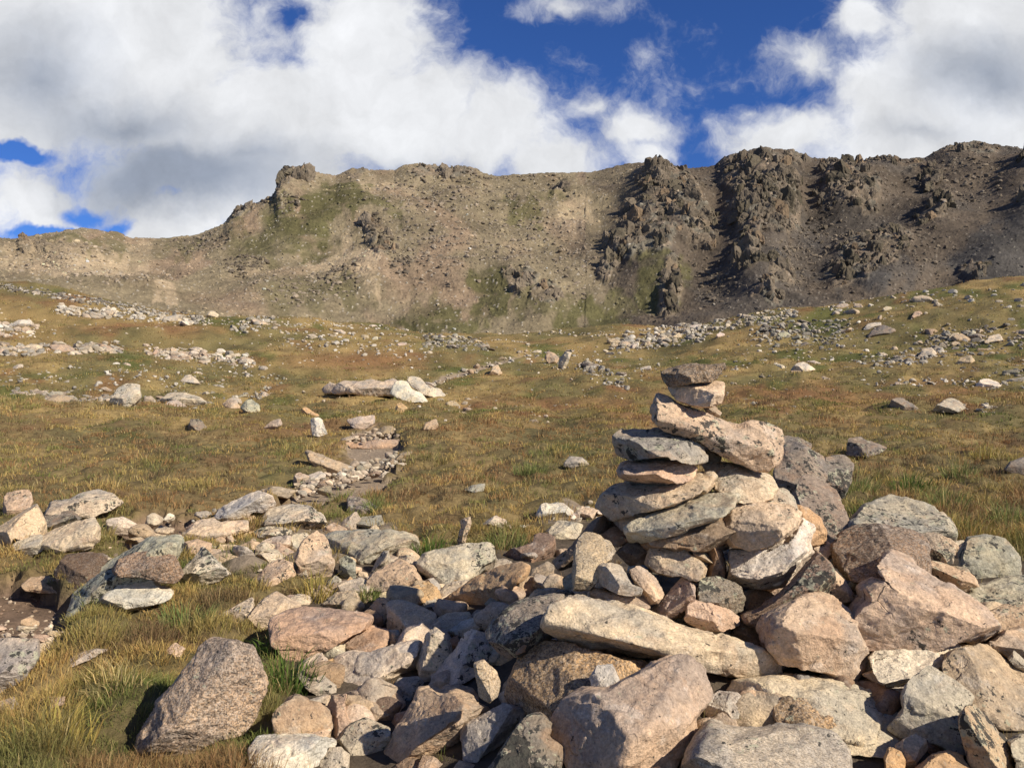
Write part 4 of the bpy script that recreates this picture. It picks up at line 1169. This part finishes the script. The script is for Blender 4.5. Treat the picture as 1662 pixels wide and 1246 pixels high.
GRASS_MAT = attr_material('grass_blades', scale=0, trans=.28)
parts = []
for (n, y0, y1, power, per, hmul) in ((21000, 2.4, 8, 1.25, 20, 1.0), (19000, 7, 26, 1.3, 11, 1.0), (22000, 22, 118, 1.25, 8, 1.0)):
    X, Y = scatter(n, y0, y1, power, .66)
    Z, d, st, pl = ground(X, Y)
    keep = (d < .25) & (r.uniform(size=n) > st * .8) & (r.uniform(size=n) > sstep(pl, .05, .35) * .985)
    X, Y, Z = X[keep], Y[keep], Z[keep]
    px, py = project(X, Y, Z)
    col = grass_colour(X, Y, px, py)
    w1, w2 = r.uniform(size=(len(X), 1)), r.uniform(size=(len(X), 1))
    pick = np.where(w1 < .24, np.array([.13, .155, .045]), np.where(w1 < .62, np.array([.20, .125, .065]), np.where(w1 < .82, np.array([.40, .29, .10]), np.array([.22, .19, .08]))))
    col = col * (1 - .55 * w2) + pick * .5 * w2
    dome, did = tussock(X, Y)
    pal = np.array([[.50, .345, .12], [.33, .26, .085], [.15, .185, .05], [.33, .18, .08], [.29, .165, .075], [.40, .29, .10], [.20, .19, .065], [.16, .10, .06]])
    kd = (.42 + .25 * (1 - sstep(Y, 10, 40)))[:, None]
    col = col * (1 - kd) + pal[(did * 7919 % 8).astype(int)] * kd
    tall = (.5 + .6 * sstep(fbm(xy0(X, Y, .9), 3, 111), -.3, .4)) * (.6 + .8 * dome) * (1 + .7 * sstep(px, 1300, 1400) * sstep(Y, 5, 6) * (1 - sstep(Y, 9, 14)))
    size = r.uniform(.55, 1.35, len(X)) * tall
    parts.append(blades(X, Y, Z, .060 * size + .0022 * Y, np.minimum(.118 * size * (1 + .006 * Y), .26), np.maximum(.0024, .00072 * Y), col, per, r))
V, T, C, base = [], [], [], 0
for v, t, c in parts:
    V.append(v); T.append(t + base); C.append(c)
    base += len(v)
add('grass', fast_mesh('grass', np.concatenate(V), np.concatenate(T), np.concatenate(C), smooth=False), GRASS_MAT, 'stuff')

# tufts that stand out on their own
TUFTS = [
    (505, 985, .11, .26, 'gold', 'yellow green grass tuft rising behind the large reddish slab'),
    (415, 862, .10, .20, 'gold', 'golden grass tuft between the white stepped boulder and the speckled one'),
    (300, 1015, .17, .20, 'green', 'spreading silvery green tuft above the big coarse granite boulder'),
    (468, 1120, .13, .26, 'deep', 'deep green tuft right of the big coarse granite boulder'),
    (455, 1060, .12, .22, 'deep', 'dark green tuft under the large reddish slab'),
    (590, 985, .06, .16, 'green', 'narrow green blades sticking up between cream block and domed boulder'),
    (1560, 775, .22, .30, 'green', 'large green tuft in the meadow right of the cairn'),
    (1420, 850, .20, .34, 'deep', 'dark green tuft behind the round brown boulder'),
    (1590, 880, .26, .30, 'gold', 'golden green tuft above the mossy boulder at the right'),
    (860, 770, .22, .24, 'green', 'bright green tuft alone in the golden grass left of the cairn'),
    (700, 900, .16, .24, 'deep', 'dark green tuft left of the thin marker stone'),
    (820, 890, .18, .24, 'green', 'green tuft right of the thin marker stone'),
    (190, 1130, .14, .24, 'straw', 'straw coloured tuft in the lower left grass'),
    (90, 1210, .15, .24, 'gold', 'bright yellow tuft in the bottom left corner'),
    (1480, 800, .24, .36, 'deep', 'tall deep green tuft above the pale boulder at the right'),
    (1535, 825, .22, .34, 'green', 'tall green tuft at the grass edge behind the mossy boulder'),
    (1395, 800, .20, .32, 'green', 'upright green tuft right of the curved grey boulder'),
    (1640, 850, .24, .30, 'green', 'green tuft cut by the right edge above the flat mossy boulder'),
    (1600, 745, .26, .28, 'gold', 'golden tuft in the meadow near the right edge'),
    (610, 830, .14, .22, 'green', 'green tuft beside the dark ridged rock'),
]
TC = {'gold': (.36, .28, .08), 'green': (.19, .215, .07), 'deep': (.095, .145, .032), 'straw': (.46, .36, .16)}
for px, py, rad, h, c, label in TUFTS:
    x, y, z = hit(px, py)
    if label.startswith(('yellow', 'narrow')):
        y += .15
    v, t, col = blades(np.zeros(1), np.zeros(1), np.zeros(1), np.array([rad]), np.array([h]), np.array([.0042 + .0003 * y]), np.array([TC[c]]), 190, r, .75)
    add('grass_tuft', fast_mesh('grass_tuft', v, t, col, smooth=False), GRASS_MAT, None, label, 'grass tuft', None, (x, y, z))

# ------------------------------------------------------------------ the mountain
RIDGE = np.array([(-700, 420), (-400, 405), (-100, 393), (0, 388), (50, 385), (80, 379), (110, 374), (140, 371), (170, 376), (190, 377), (215, 386), (260, 387), (300, 385), (330, 379), (365, 363), (376, 350),
                  (382, 342), (410, 333), (440, 322), (447, 312), (452, 290), (458, 279), (475, 273), (490, 273), (505, 276), (520, 283), (545, 284), (570, 272), (600, 275), (640, 276), (655, 268), (665, 265), (700, 268),
                  (740, 272), (775, 275), (784, 283), (800, 286), (850, 283), (900, 281), (960, 279), (1000, 271), (1040, 264), (1070, 268), (1095, 275), (1130, 273), (1160, 268), (1175, 255), (1200, 248),
                  (1222, 243), (1260, 241), (1290, 245), (1310, 254), (1350, 262), (1375, 270), (1392, 266), (1410, 259), (1440, 253), (1460, 259), (1500, 257), (1520, 246), (1540, 236), (1570, 232), (1600, 234),
                  (1640, 239), (1662, 244), (1760, 240), (2000, 262), (2400, 300)], float)
MC, MR = 2100, 430
mp = np.linspace(-420, 2080, MC)
RZ = np.interp(mp, RIDGE[:, 0], RIDGE[:, 1])
kern = np.exp(-.5 * (np.arange(-160, 161) / 50.0) ** 2)
RS = np.convolve(np.pad(RZ, 160, mode='edge'), kern / kern.sum(), 'valid')
DZ = np.interp(mp, [-420, 0, 250, 380, 460, 700, 1000, 1250, 1662, 2080], [330, 350, 400, 430, 450, 480, 490, 460, 430, 420])
s = np.concatenate([np.linspace(-.12, 1.0, MR - 30), 1 + np.linspace(.004, .4, 30)])
S, PXm = np.meshgrid(s, mp, indexing='ij')
Dm, Rm = np.broadcast_to(DZ, S.shape), np.broadcast_to(RZ, S.shape)
Rk = np.broadcast_to(RS, S.shape)
Rk = Rk + (Rm - Rk) * sstep(S, .66, .98)
YB = np.interp(mp, [-420, 0, 300, 500, 1000, 1662, 2080], [165, 170, 200, 230, 235, 205, 190])
YBm = np.broadcast_to(YB, S.shape)
zr = EYE - (Rk - CY) / F * Dm
sc = np.minimum(S, 1.0)
Ym = YBm + (Dm - YBm) * sc + np.maximum(S - 1, 0) * 160
Zm = 4 + (zr - 4) * (.80 * sc + .20 * sc * np.abs(sc)) - np.maximum(S - 1, 0) * 110
Xm = (PXm - CX) / F * (YBm + (Dm - YBm) * sc)
P = np.stack([Xm.ravel(), Ym.ravel(), Zm.ravel()], 1)
pxm = PXm.ravel()
pym = (CY - F * (Zm - EYE) / np.maximum(Ym, 1)).ravel()
back = (S.ravel() > 1)
pyq = np.where(back, Rm.ravel() - 2, pym)


def spots(lst, jit=14, seed=0):
    jx = fbm(np.stack([pxm * .03, pyq * .03, np.zeros(len(pxm))], 1), 4, 131 + seed) * jit * 2
    jy = fbm(np.stack([pxm * .03, pyq * .03, np.zeros(len(pxm))], 1), 4, 151 + seed) * jit * 2
    out = np.zeros(len(pxm))
    for (cx, cy, rx, ry, a) in lst:
        sel = (np.abs(pxm - cx) < rx + jit * 3) & (np.abs(pyq - cy) < ry + jit * 3)
        d = np.sqrt(((pxm[sel] + jx[sel] - cx) / rx) ** 2 + ((pyq[sel] + jy[sel] - cy) / ry) ** 2)
        out[sel] = np.maximum(out[sel], a * sstep(1.15 - d, 0, .55))
    return out


# broad spurs that carry the crags, then the crags themselves
SPUR = [(1075, 345, 70, 75, 1), (1045, 420, 70, 60, .8), (1230, 330, 65, 90, 1), (1225, 440, 50, 70, .8), (1380, 310, 60, 50, .7), (1420, 430, 90, 60, .6), (1510, 345, 30, 40, .5), (1660, 330, 50, 90, .9), (1600, 430, 40, 40, .4),
        (860, 480, 70, 40, .25), (600, 400, 30, 90, .2), (140, 400, 60, 40, .4)]
CRAG = [(1055, 305, 26, 26, 1), (1085, 330, 50, 42, .8), (1120, 365, 45, 34, .8), (1040, 365, 34, 30, .7), (1005, 410, 26, 34, 1), (1050, 410, 50, 30, .7), (1085, 478, 20, 42, 1), (985, 445, 16, 22, .8), (1130, 395, 34, 26, .7),
        (1230, 262, 60, 22, .7), (1245, 300, 52, 34, .9), (1220, 345, 40, 40, 1), (1260, 350, 46, 46, .8), (1205, 375, 22, 30, 1), (1202, 437, 20, 34, 1.2), (1255, 462, 26, 18, .9), (1238, 495, 26, 14, 1), (1185, 300, 22, 30, .5),
        (1360, 285, 34, 24, .9), (1365, 320, 44, 30, .9), (1400, 330, 30, 22, .6), (1405, 420, 56, 36, .7), (1370, 455, 40, 24, .7), (1440, 400, 34, 24, .6), (1505, 302, 16, 10, .9), (1515, 345, 18, 16, .9), (1500, 362, 22, 16, .7),
        (1655, 285, 22, 16, 1.2), (1655, 350, 20, 18, 1), (1575, 442, 18, 16, .6), (1300, 255, 30, 14, .7), (1570, 245, 66, 13, .7), (1430, 262, 38, 9, .7), (1480, 275, 40, 12, .4),
        (484, 290, 32, 18, 1), (398, 346, 24, 10, .8), (420, 335, 40, 9, .5), (720, 277, 62, 11, .7), (575, 277, 26, 8, .5), (850, 466, 34, 20, .5), (885, 488, 28, 18, .5), (825, 462, 12, 12, .5), (600, 372, 14, 22, .5),
        (625, 400, 16, 26, .4), (555, 440, 18, 12, .35), (535, 452, 10, 10, .35), (590, 460, 26, 20, .25), (405, 425, 30, 12, .3), (385, 438, 26, 12, .25), (910, 312, 14, 8, .6), (60, 400, 30, 10, .4), (220, 460, 40, 14, .35), (690, 270, 26, 6, .7)]
spur = blur(spots(SPUR, 10, 3).reshape(S.shape), 14).ravel()
crag = spots(CRAG, 9, 0)
crag = crag * (1 - .0)
N = P * .012
relief = fbm(P * .011, 4, 171) * 11 + fbm(P * .05, 4, 181) * 2.0
lean_x = P[:, 0] + P[:, 2] * np.where(pxm < 950, .65, .15) + fbm(P * .02, 3, 189) * 22
gully = fbm(np.stack([lean_x * .035, P[:, 2] * .010, P[:, 1] * .006], 1), 4, 191, .5, True)
relief += gully * 1.5 + fbm(P * .22, 3, 197) * .35
Q = P * np.array([.17, .12, .095])
Q = Q + np.stack([fbm(P * .06, 3, 201), fbm(P * .06, 3, 207), fbm(P * .06, 3, 211)], 1) * .9
f1, f2, cid = cells(Q, 221)
g1, g2, gid = cells(P * np.array([.42, .32, .20]) + fbm(P * .15, 2, 231)[:, None], 241)
big1, big2, bid = cells(P * np.array([.055, .04, .028]) + fbm(P * .03, 3, 251)[:, None] * .8, 261)
block = (bid - .35) * 6 + (cid - .4) * 5 - f1 * 2.0 + (gid - .5) * 2.6 - g1 * 1.0 + fbm(P * .3, 3, 271) * 1.5
env = sstep(P[:, 2], 0, 20)
out = relief * (1 - .3 * crag) * env + spur * 9 + crag * (2.5 + np.maximum(block, -3) * .45)
fade = np.where(back, .4, 1.0) * (1 - .85 * sstep(S.ravel(), .86, 1.0))
dirv = np.array([.06, -.78, .62])
Pd = P + (out * fade)[:, None] * dirv
# rough edge of the skyline
edge = sstep(S.ravel(), .94, 1.0) * (1 - sstep(S.ravel(), 1.0, 1.1))
Pd[:, 2] += edge * ((gid - .45) * 2.0 + (cid - .45) * 2.2) * (.25 + crag * .6)
# a stony surface everywhere
bump1, _, bidx = cells(P * np.array([.9, .7, .8]), 281)
Pd += (np.maximum(.45 - bump1, 0) * (bidx > .55) * 1.3)[:, None] * np.array([0, -.6, .8]) * (1 - crag * .5)[:, None]

# colours of scree, turf and rock; cloud shade is mixed in at the right
lerp = lambda a, b, k: a * (1 - k[:, None]) + b * k[:, None]
fall = fbm(np.stack([lean_x * .05, P[:, 2] * .014, P[:, 1] * .008], 1), 4, 301) * .7
patch = fbm(P * .02, 4, 311)
tan, rosy, palec = np.array([.192, .156, .098]), np.array([.228, .167, .110]), np.array([.37, .285, .185])
shaded_darks, shaded_slate = np.array([.098, .077, .056]), np.array([.066, .060, .053])
c = lerp(np.tile(tan, (len(P), 1)), rosy, sstep(fall + patch * .5, -.05, .35))
right = sstep(pxm + patch * 90 + fall * 60 + (pyq - 400) * .25, 915, 1035)
c = lerp(c, shaded_darks, right)  # dark scree of the right face, with cloud shadow painted into its colour
c = lerp(c, shaded_slate, right * np.clip(sstep(patch + fall, -.1, .4) * .6 + spots([(1610, 430, 70, 60, 1), (1400, 450, 100, 40, .8), (1290, 420, 60, 40, .5)], 25, 5) * .8, 0, 1))
c = lerp(c, palec, np.clip(spots([(150, 440, 110, 22, .8), (60, 420, 90, 16, .6), (560, 400, 22, 30, .8), (590, 430, 22, 30, 1), (520, 420, 40, 18, .7), (500, 408, 26, 10, .7), (610, 470, 12, 26, .7), (640, 300, 60, 10, .5), (270, 485, 26, 16, .9), (930, 350, 40, 30, .5), (230, 410, 24, 20, .6)], 16, 7), 0, 1) * .85)
green = np.array([.088, .082, .034])
gm = spots([(560, 315, 70, 16, .8), (520, 340, 80, 20, .9), (480, 365, 70, 24, .9), (440, 385, 60, 20, .7), (500, 400, 50, 20, .7), (600, 335, 60, 14, .7), (850, 345, 60, 18, .7), (790, 480, 32, 38, 1.1), (740, 515, 56, 26, 1.0), (960, 515, 64, 26, 1.1), (680, 525, 50, 14, .9),
            (1070, 470, 44, 38, .8), (1050, 445, 40, 26, .7), (420, 400, 50, 24, .5), (480, 480, 60, 30, .4), (120, 395, 60, 14, .6), (180, 400, 36, 20, .5), (560, 470, 40, 26, .5), (690, 500, 40, 30, .5), (880, 500, 60, 20, .6), (300, 410, 40, 20, .5), (1420, 400, 40, 20, .4), (1000, 505, 50, 24, .6)], 22, 9)
c = lerp(c, green, np.clip(gm * 1.2 * (.45 + .55 * sstep(fbm(P * .09, 4, 321) + .2, -.25, .2)), 0, 1) * .9)
rockc = lerp(np.tile(np.array([.18, .142, .10]), (len(P), 1)), np.array([.145, .130, .10]), sstep(fbm(P * .08, 3, 331), -.1, .25))
rockc = lerp(rockc, np.array([.24, .18, .125]), (gid > .82).astype(float) * .6)
rockc = lerp(rockc, rockc * .62, sstep(pxm, 950, 1050) * .35)  # right-hand rock darkened too, to match the painted cloud shade
c = lerp(c, rockc, sstep(crag, .2, .6) * .9)
c *= (1 + .40 * fbm(P * .05, 3, 337) + .25 * fbm(P * .35, 3, 341) + .25 * fbm(P * .9, 2, 351))[:, None]
c = lerp(c, np.array([.38, .34, .28]), ((bidx > .90) & (bump1 < .36)).astype(float) * (1 - .6 * right) * .8)
M_MAT = attr_material('mountain_rock', .72, 1.25, .8, .7, .6)
add('mountain', fast_mesh('mountain', Pd, grid_faces(len(s), MC), c), M_MAT, 'structure')

# scree: loose blocks on the slopes
r = np.random.default_rng(5)
grid = Pd.reshape(len(s), MC, 3)
cg = c.reshape(len(s), MC, 3)
kg = crag.reshape(len(s), MC)
items = []
jj = r.integers(300, MC - 300, 12000)
ii = (r.uniform(size=12000) ** 1.1 * (MR - 40)).astype(int) + 4
for i, j in zip(ii, jj):
    p = grid[i, j]
    size = (1.0 + 2.6 * r.uniform() ** 5) * p[1] / 430 * (1.3 if r.uniform() < kg[i, j] else .9)
    items.append((p[0], p[1], p[2] - size * .05, size, np.clip(cg[i, j] * r.uniform(1.0, 1.75) + .006, 0, .45)))
STREAM = [(605, 365, 12, 22, 90, .62), (625, 398, 16, 26, 130, .65), (652, 432, 20, 26, 110, .7), (400, 425, 38, 14, 150, .62), (385, 440, 20, 12, 60, .6), (720, 410, 90, 60, 420, 1.1), (700, 320, 100, 36, 380, 1.15),
          (850, 380, 90, 70, 380, 1.15), (100, 420, 90, 20, 180, 1.25), (180, 460, 70, 20, 140, 1.3), (480, 470, 90, 34, 260, 1.1), (330, 400, 60, 20, 130, .85), (450, 335, 50, 14, 130, .7), (930, 440, 40, 50, 140, 1.0),
          (1330, 380, 60, 60, 220, 1.5), (1560, 300, 80, 40, 220, 1.5), (1280, 440, 40, 50, 160, 1.5), (1150, 470, 40, 40, 140, 1.5), (1480, 420, 60, 50, 160, 1.4), (560, 445, 30, 30, 90, .8), (780, 285, 120, 12, 200, .9)]
for (cx, cy, rx, ry, count, tone) in STREAM:
    for _ in range(count):
        a, q = r.uniform(0, 6.28), math.sqrt(r.uniform()) * r.uniform(.6, 1.2)
        tx, ty = cx + math.cos(a) * rx * q, cy + math.sin(a) * ry * q
        j = int(np.argmin(np.abs(mp - tx)))
        if ty < RZ[j] + 3:
            continue
        i = int(np.argmin(np.abs(pym.reshape(S.shape)[:MR - 30, j] - ty)))
        p = grid[i, j]
        size = (1.1 + 3.0 * r.uniform() ** 3.5) * p[1] / 430
        items.append((p[0], p[1], p[2], size, np.clip(np.array([.20, .162, .118]) * tone * (.55 if tx > 980 else 1) * r.uniform(.75, 1.3), 0, .5)))  # stones at the right toned down with the painted cloud shade
merged('scree', items, RUBBLE_MAT, 'stuff', 8)


# jointed blocks of the crags, bedded in the slope
def crag_shape(s):
    r = np.random.default_rng(700 + s)
    bm = bmesh.new()
    bmesh.ops.create_icosphere(bm, subdivisions=4, radius=1)
    v = np.array([x.co for x in bm.verts])
    f = np.array([[x.index for x in g.verts] for g in bm.faces])
    bm.free()
    rot = np.array(Matrix.Rotation(r.uniform(-.5, .5), 3, 'Z') @ Matrix.Rotation(r.uniform(-.3, .3), 3, 'X'))
    for k in range(16):
        n = np.eye(3)[k % 3] * (1 if k % 2 else -1) + r.normal(size=3) * (.25 if k < 9 else .9)
        n = rot @ (n / np.linalg.norm(n))
        e = v @ n
        v = v - np.maximum(e - r.uniform(.42, .75), 0)[:, None] * n
    o = r.uniform(-50, 50, 3)
    f1, f2, cid = cells(v * np.array([2.6, 2.6, 1.3]) + o + fbm(v * 2 + o, 2, 5)[:, None] * .4, 9)
    nrm = v / np.linalg.norm(v, axis=1)[:, None]
    v = v + nrm * ((cid - .5) * .30 * sstep(f2 - f1, 0, .12) + fbm(v * 5 + o, 3, 7) * .07)[:, None]
    return v * (1, r.uniform(.7, 1.0), r.uniform(1.0, 1.5)), f


CS = [crag_shape(s) for s in range(10)]
r = np.random.default_rng(77)
pxx, pyy = pxm.reshape(S.shape), pym.reshape(S.shape)
V, Fc, T, base = [], [], [], 0
FINS = [(1050, 300, 6.5), (1036, 318, 6), (1022, 348, 6), (1010, 405, 7.5), (1022, 425, 6), (1000, 440, 5), (1092, 478, 5.5), (1090, 505, 5.5), (1212, 300, 6), (1225, 285, 5), (1212, 335, 6.5), (1205, 365, 6.5), (1222, 378, 6),
        (1208, 432, 7), (1206, 455, 6), (1258, 462, 5), (1238, 496, 5.5), (1512, 302, 4.5), (1520, 345, 5), (1664, 285, 8), (1664, 348, 6), (1592, 440, 4.5), (1352, 292, 5), (1345, 318, 5), (1395, 412, 5), (1368, 440, 5),
        (470, 290, 5), (488, 290, 6), (460, 300, 5), (500, 296, 5), (393, 347, 4), (880, 480, 4), (845, 465, 4), (595, 365, 3)]
CRAG += [(fx, fy, 1, 1, -fs) for fx, fy, fs in FINS]
for (cx, cy, rx, ry, am) in CRAG:
    if 0 <= am < .4:
        continue
    for _ in range(int(3 + rx * ry / 48 * am) if am > 0 else 1):
        while True:
            qx, qy = r.uniform(-1, 1, 2)
            if qx * qx + qy * qy < 1:
                break
        tx, ty = cx + qx * rx, cy + qy * ry
        j = int(np.argmin(np.abs(mp - tx)))
        col_py = pyy[:MR - 30, j]
        i = int(np.argmin(np.abs(col_py - max(ty, RZ[j] + 2))))
        p = grid[i, j]
        k = (1 - .5 * math.hypot(qx, qy))
        size = r.uniform(2.4, 7.5) * (.5 + am * .6) * k * p[1] / 430
        near_top = max(0.0, 1 - (ty - RZ[j]) / 18)
        size *= 1 - .75 * near_top
        if am < 0:
            size = -am * p[1] / 430 * r.uniform(.9, 1.1)
        v, f = CS[r.integers(len(CS))]
        R = np.array(Matrix.Rotation(r.uniform(-.7, .7) + (math.pi if r.uniform() < .5 else 0), 3, 'Z') @ Matrix.Rotation(r.uniform(-.25, .25), 3, 'Y') @ Matrix.Rotation(r.uniform(-.35, .15), 3, 'X'))
        V.append((v * size * r.uniform(.75, 1.25, 3)) @ R.T + p + np.array([0, .1, -.15]) * size)
        Fc.append(f + base)
        w = sstep(np.array(tx), 940, 1040)
        cc = np.array([.180, .146, .106]) * (1 - .22 * w) * r.uniform(.75, 1.2)  # blocks at the right darker: own tone plus painted cloud shade
        if r.uniform() < .25:
            cc = cc * np.array([.72, .74, .70])
        elif r.uniform() < .15:
            cc = cc * np.array([1.35, 1.2, 1.05])
        T.append(np.repeat([cc], len(v), 0) * (1 + .25 * fbm(v * 3 + base * .01, 2, 15))[:, None])
        base += len(v)
add('cliff', fast_mesh('cliff', np.concatenate(V), np.concatenate(Fc), np.concatenate(T), smooth=False), M_MAT, 'structure')
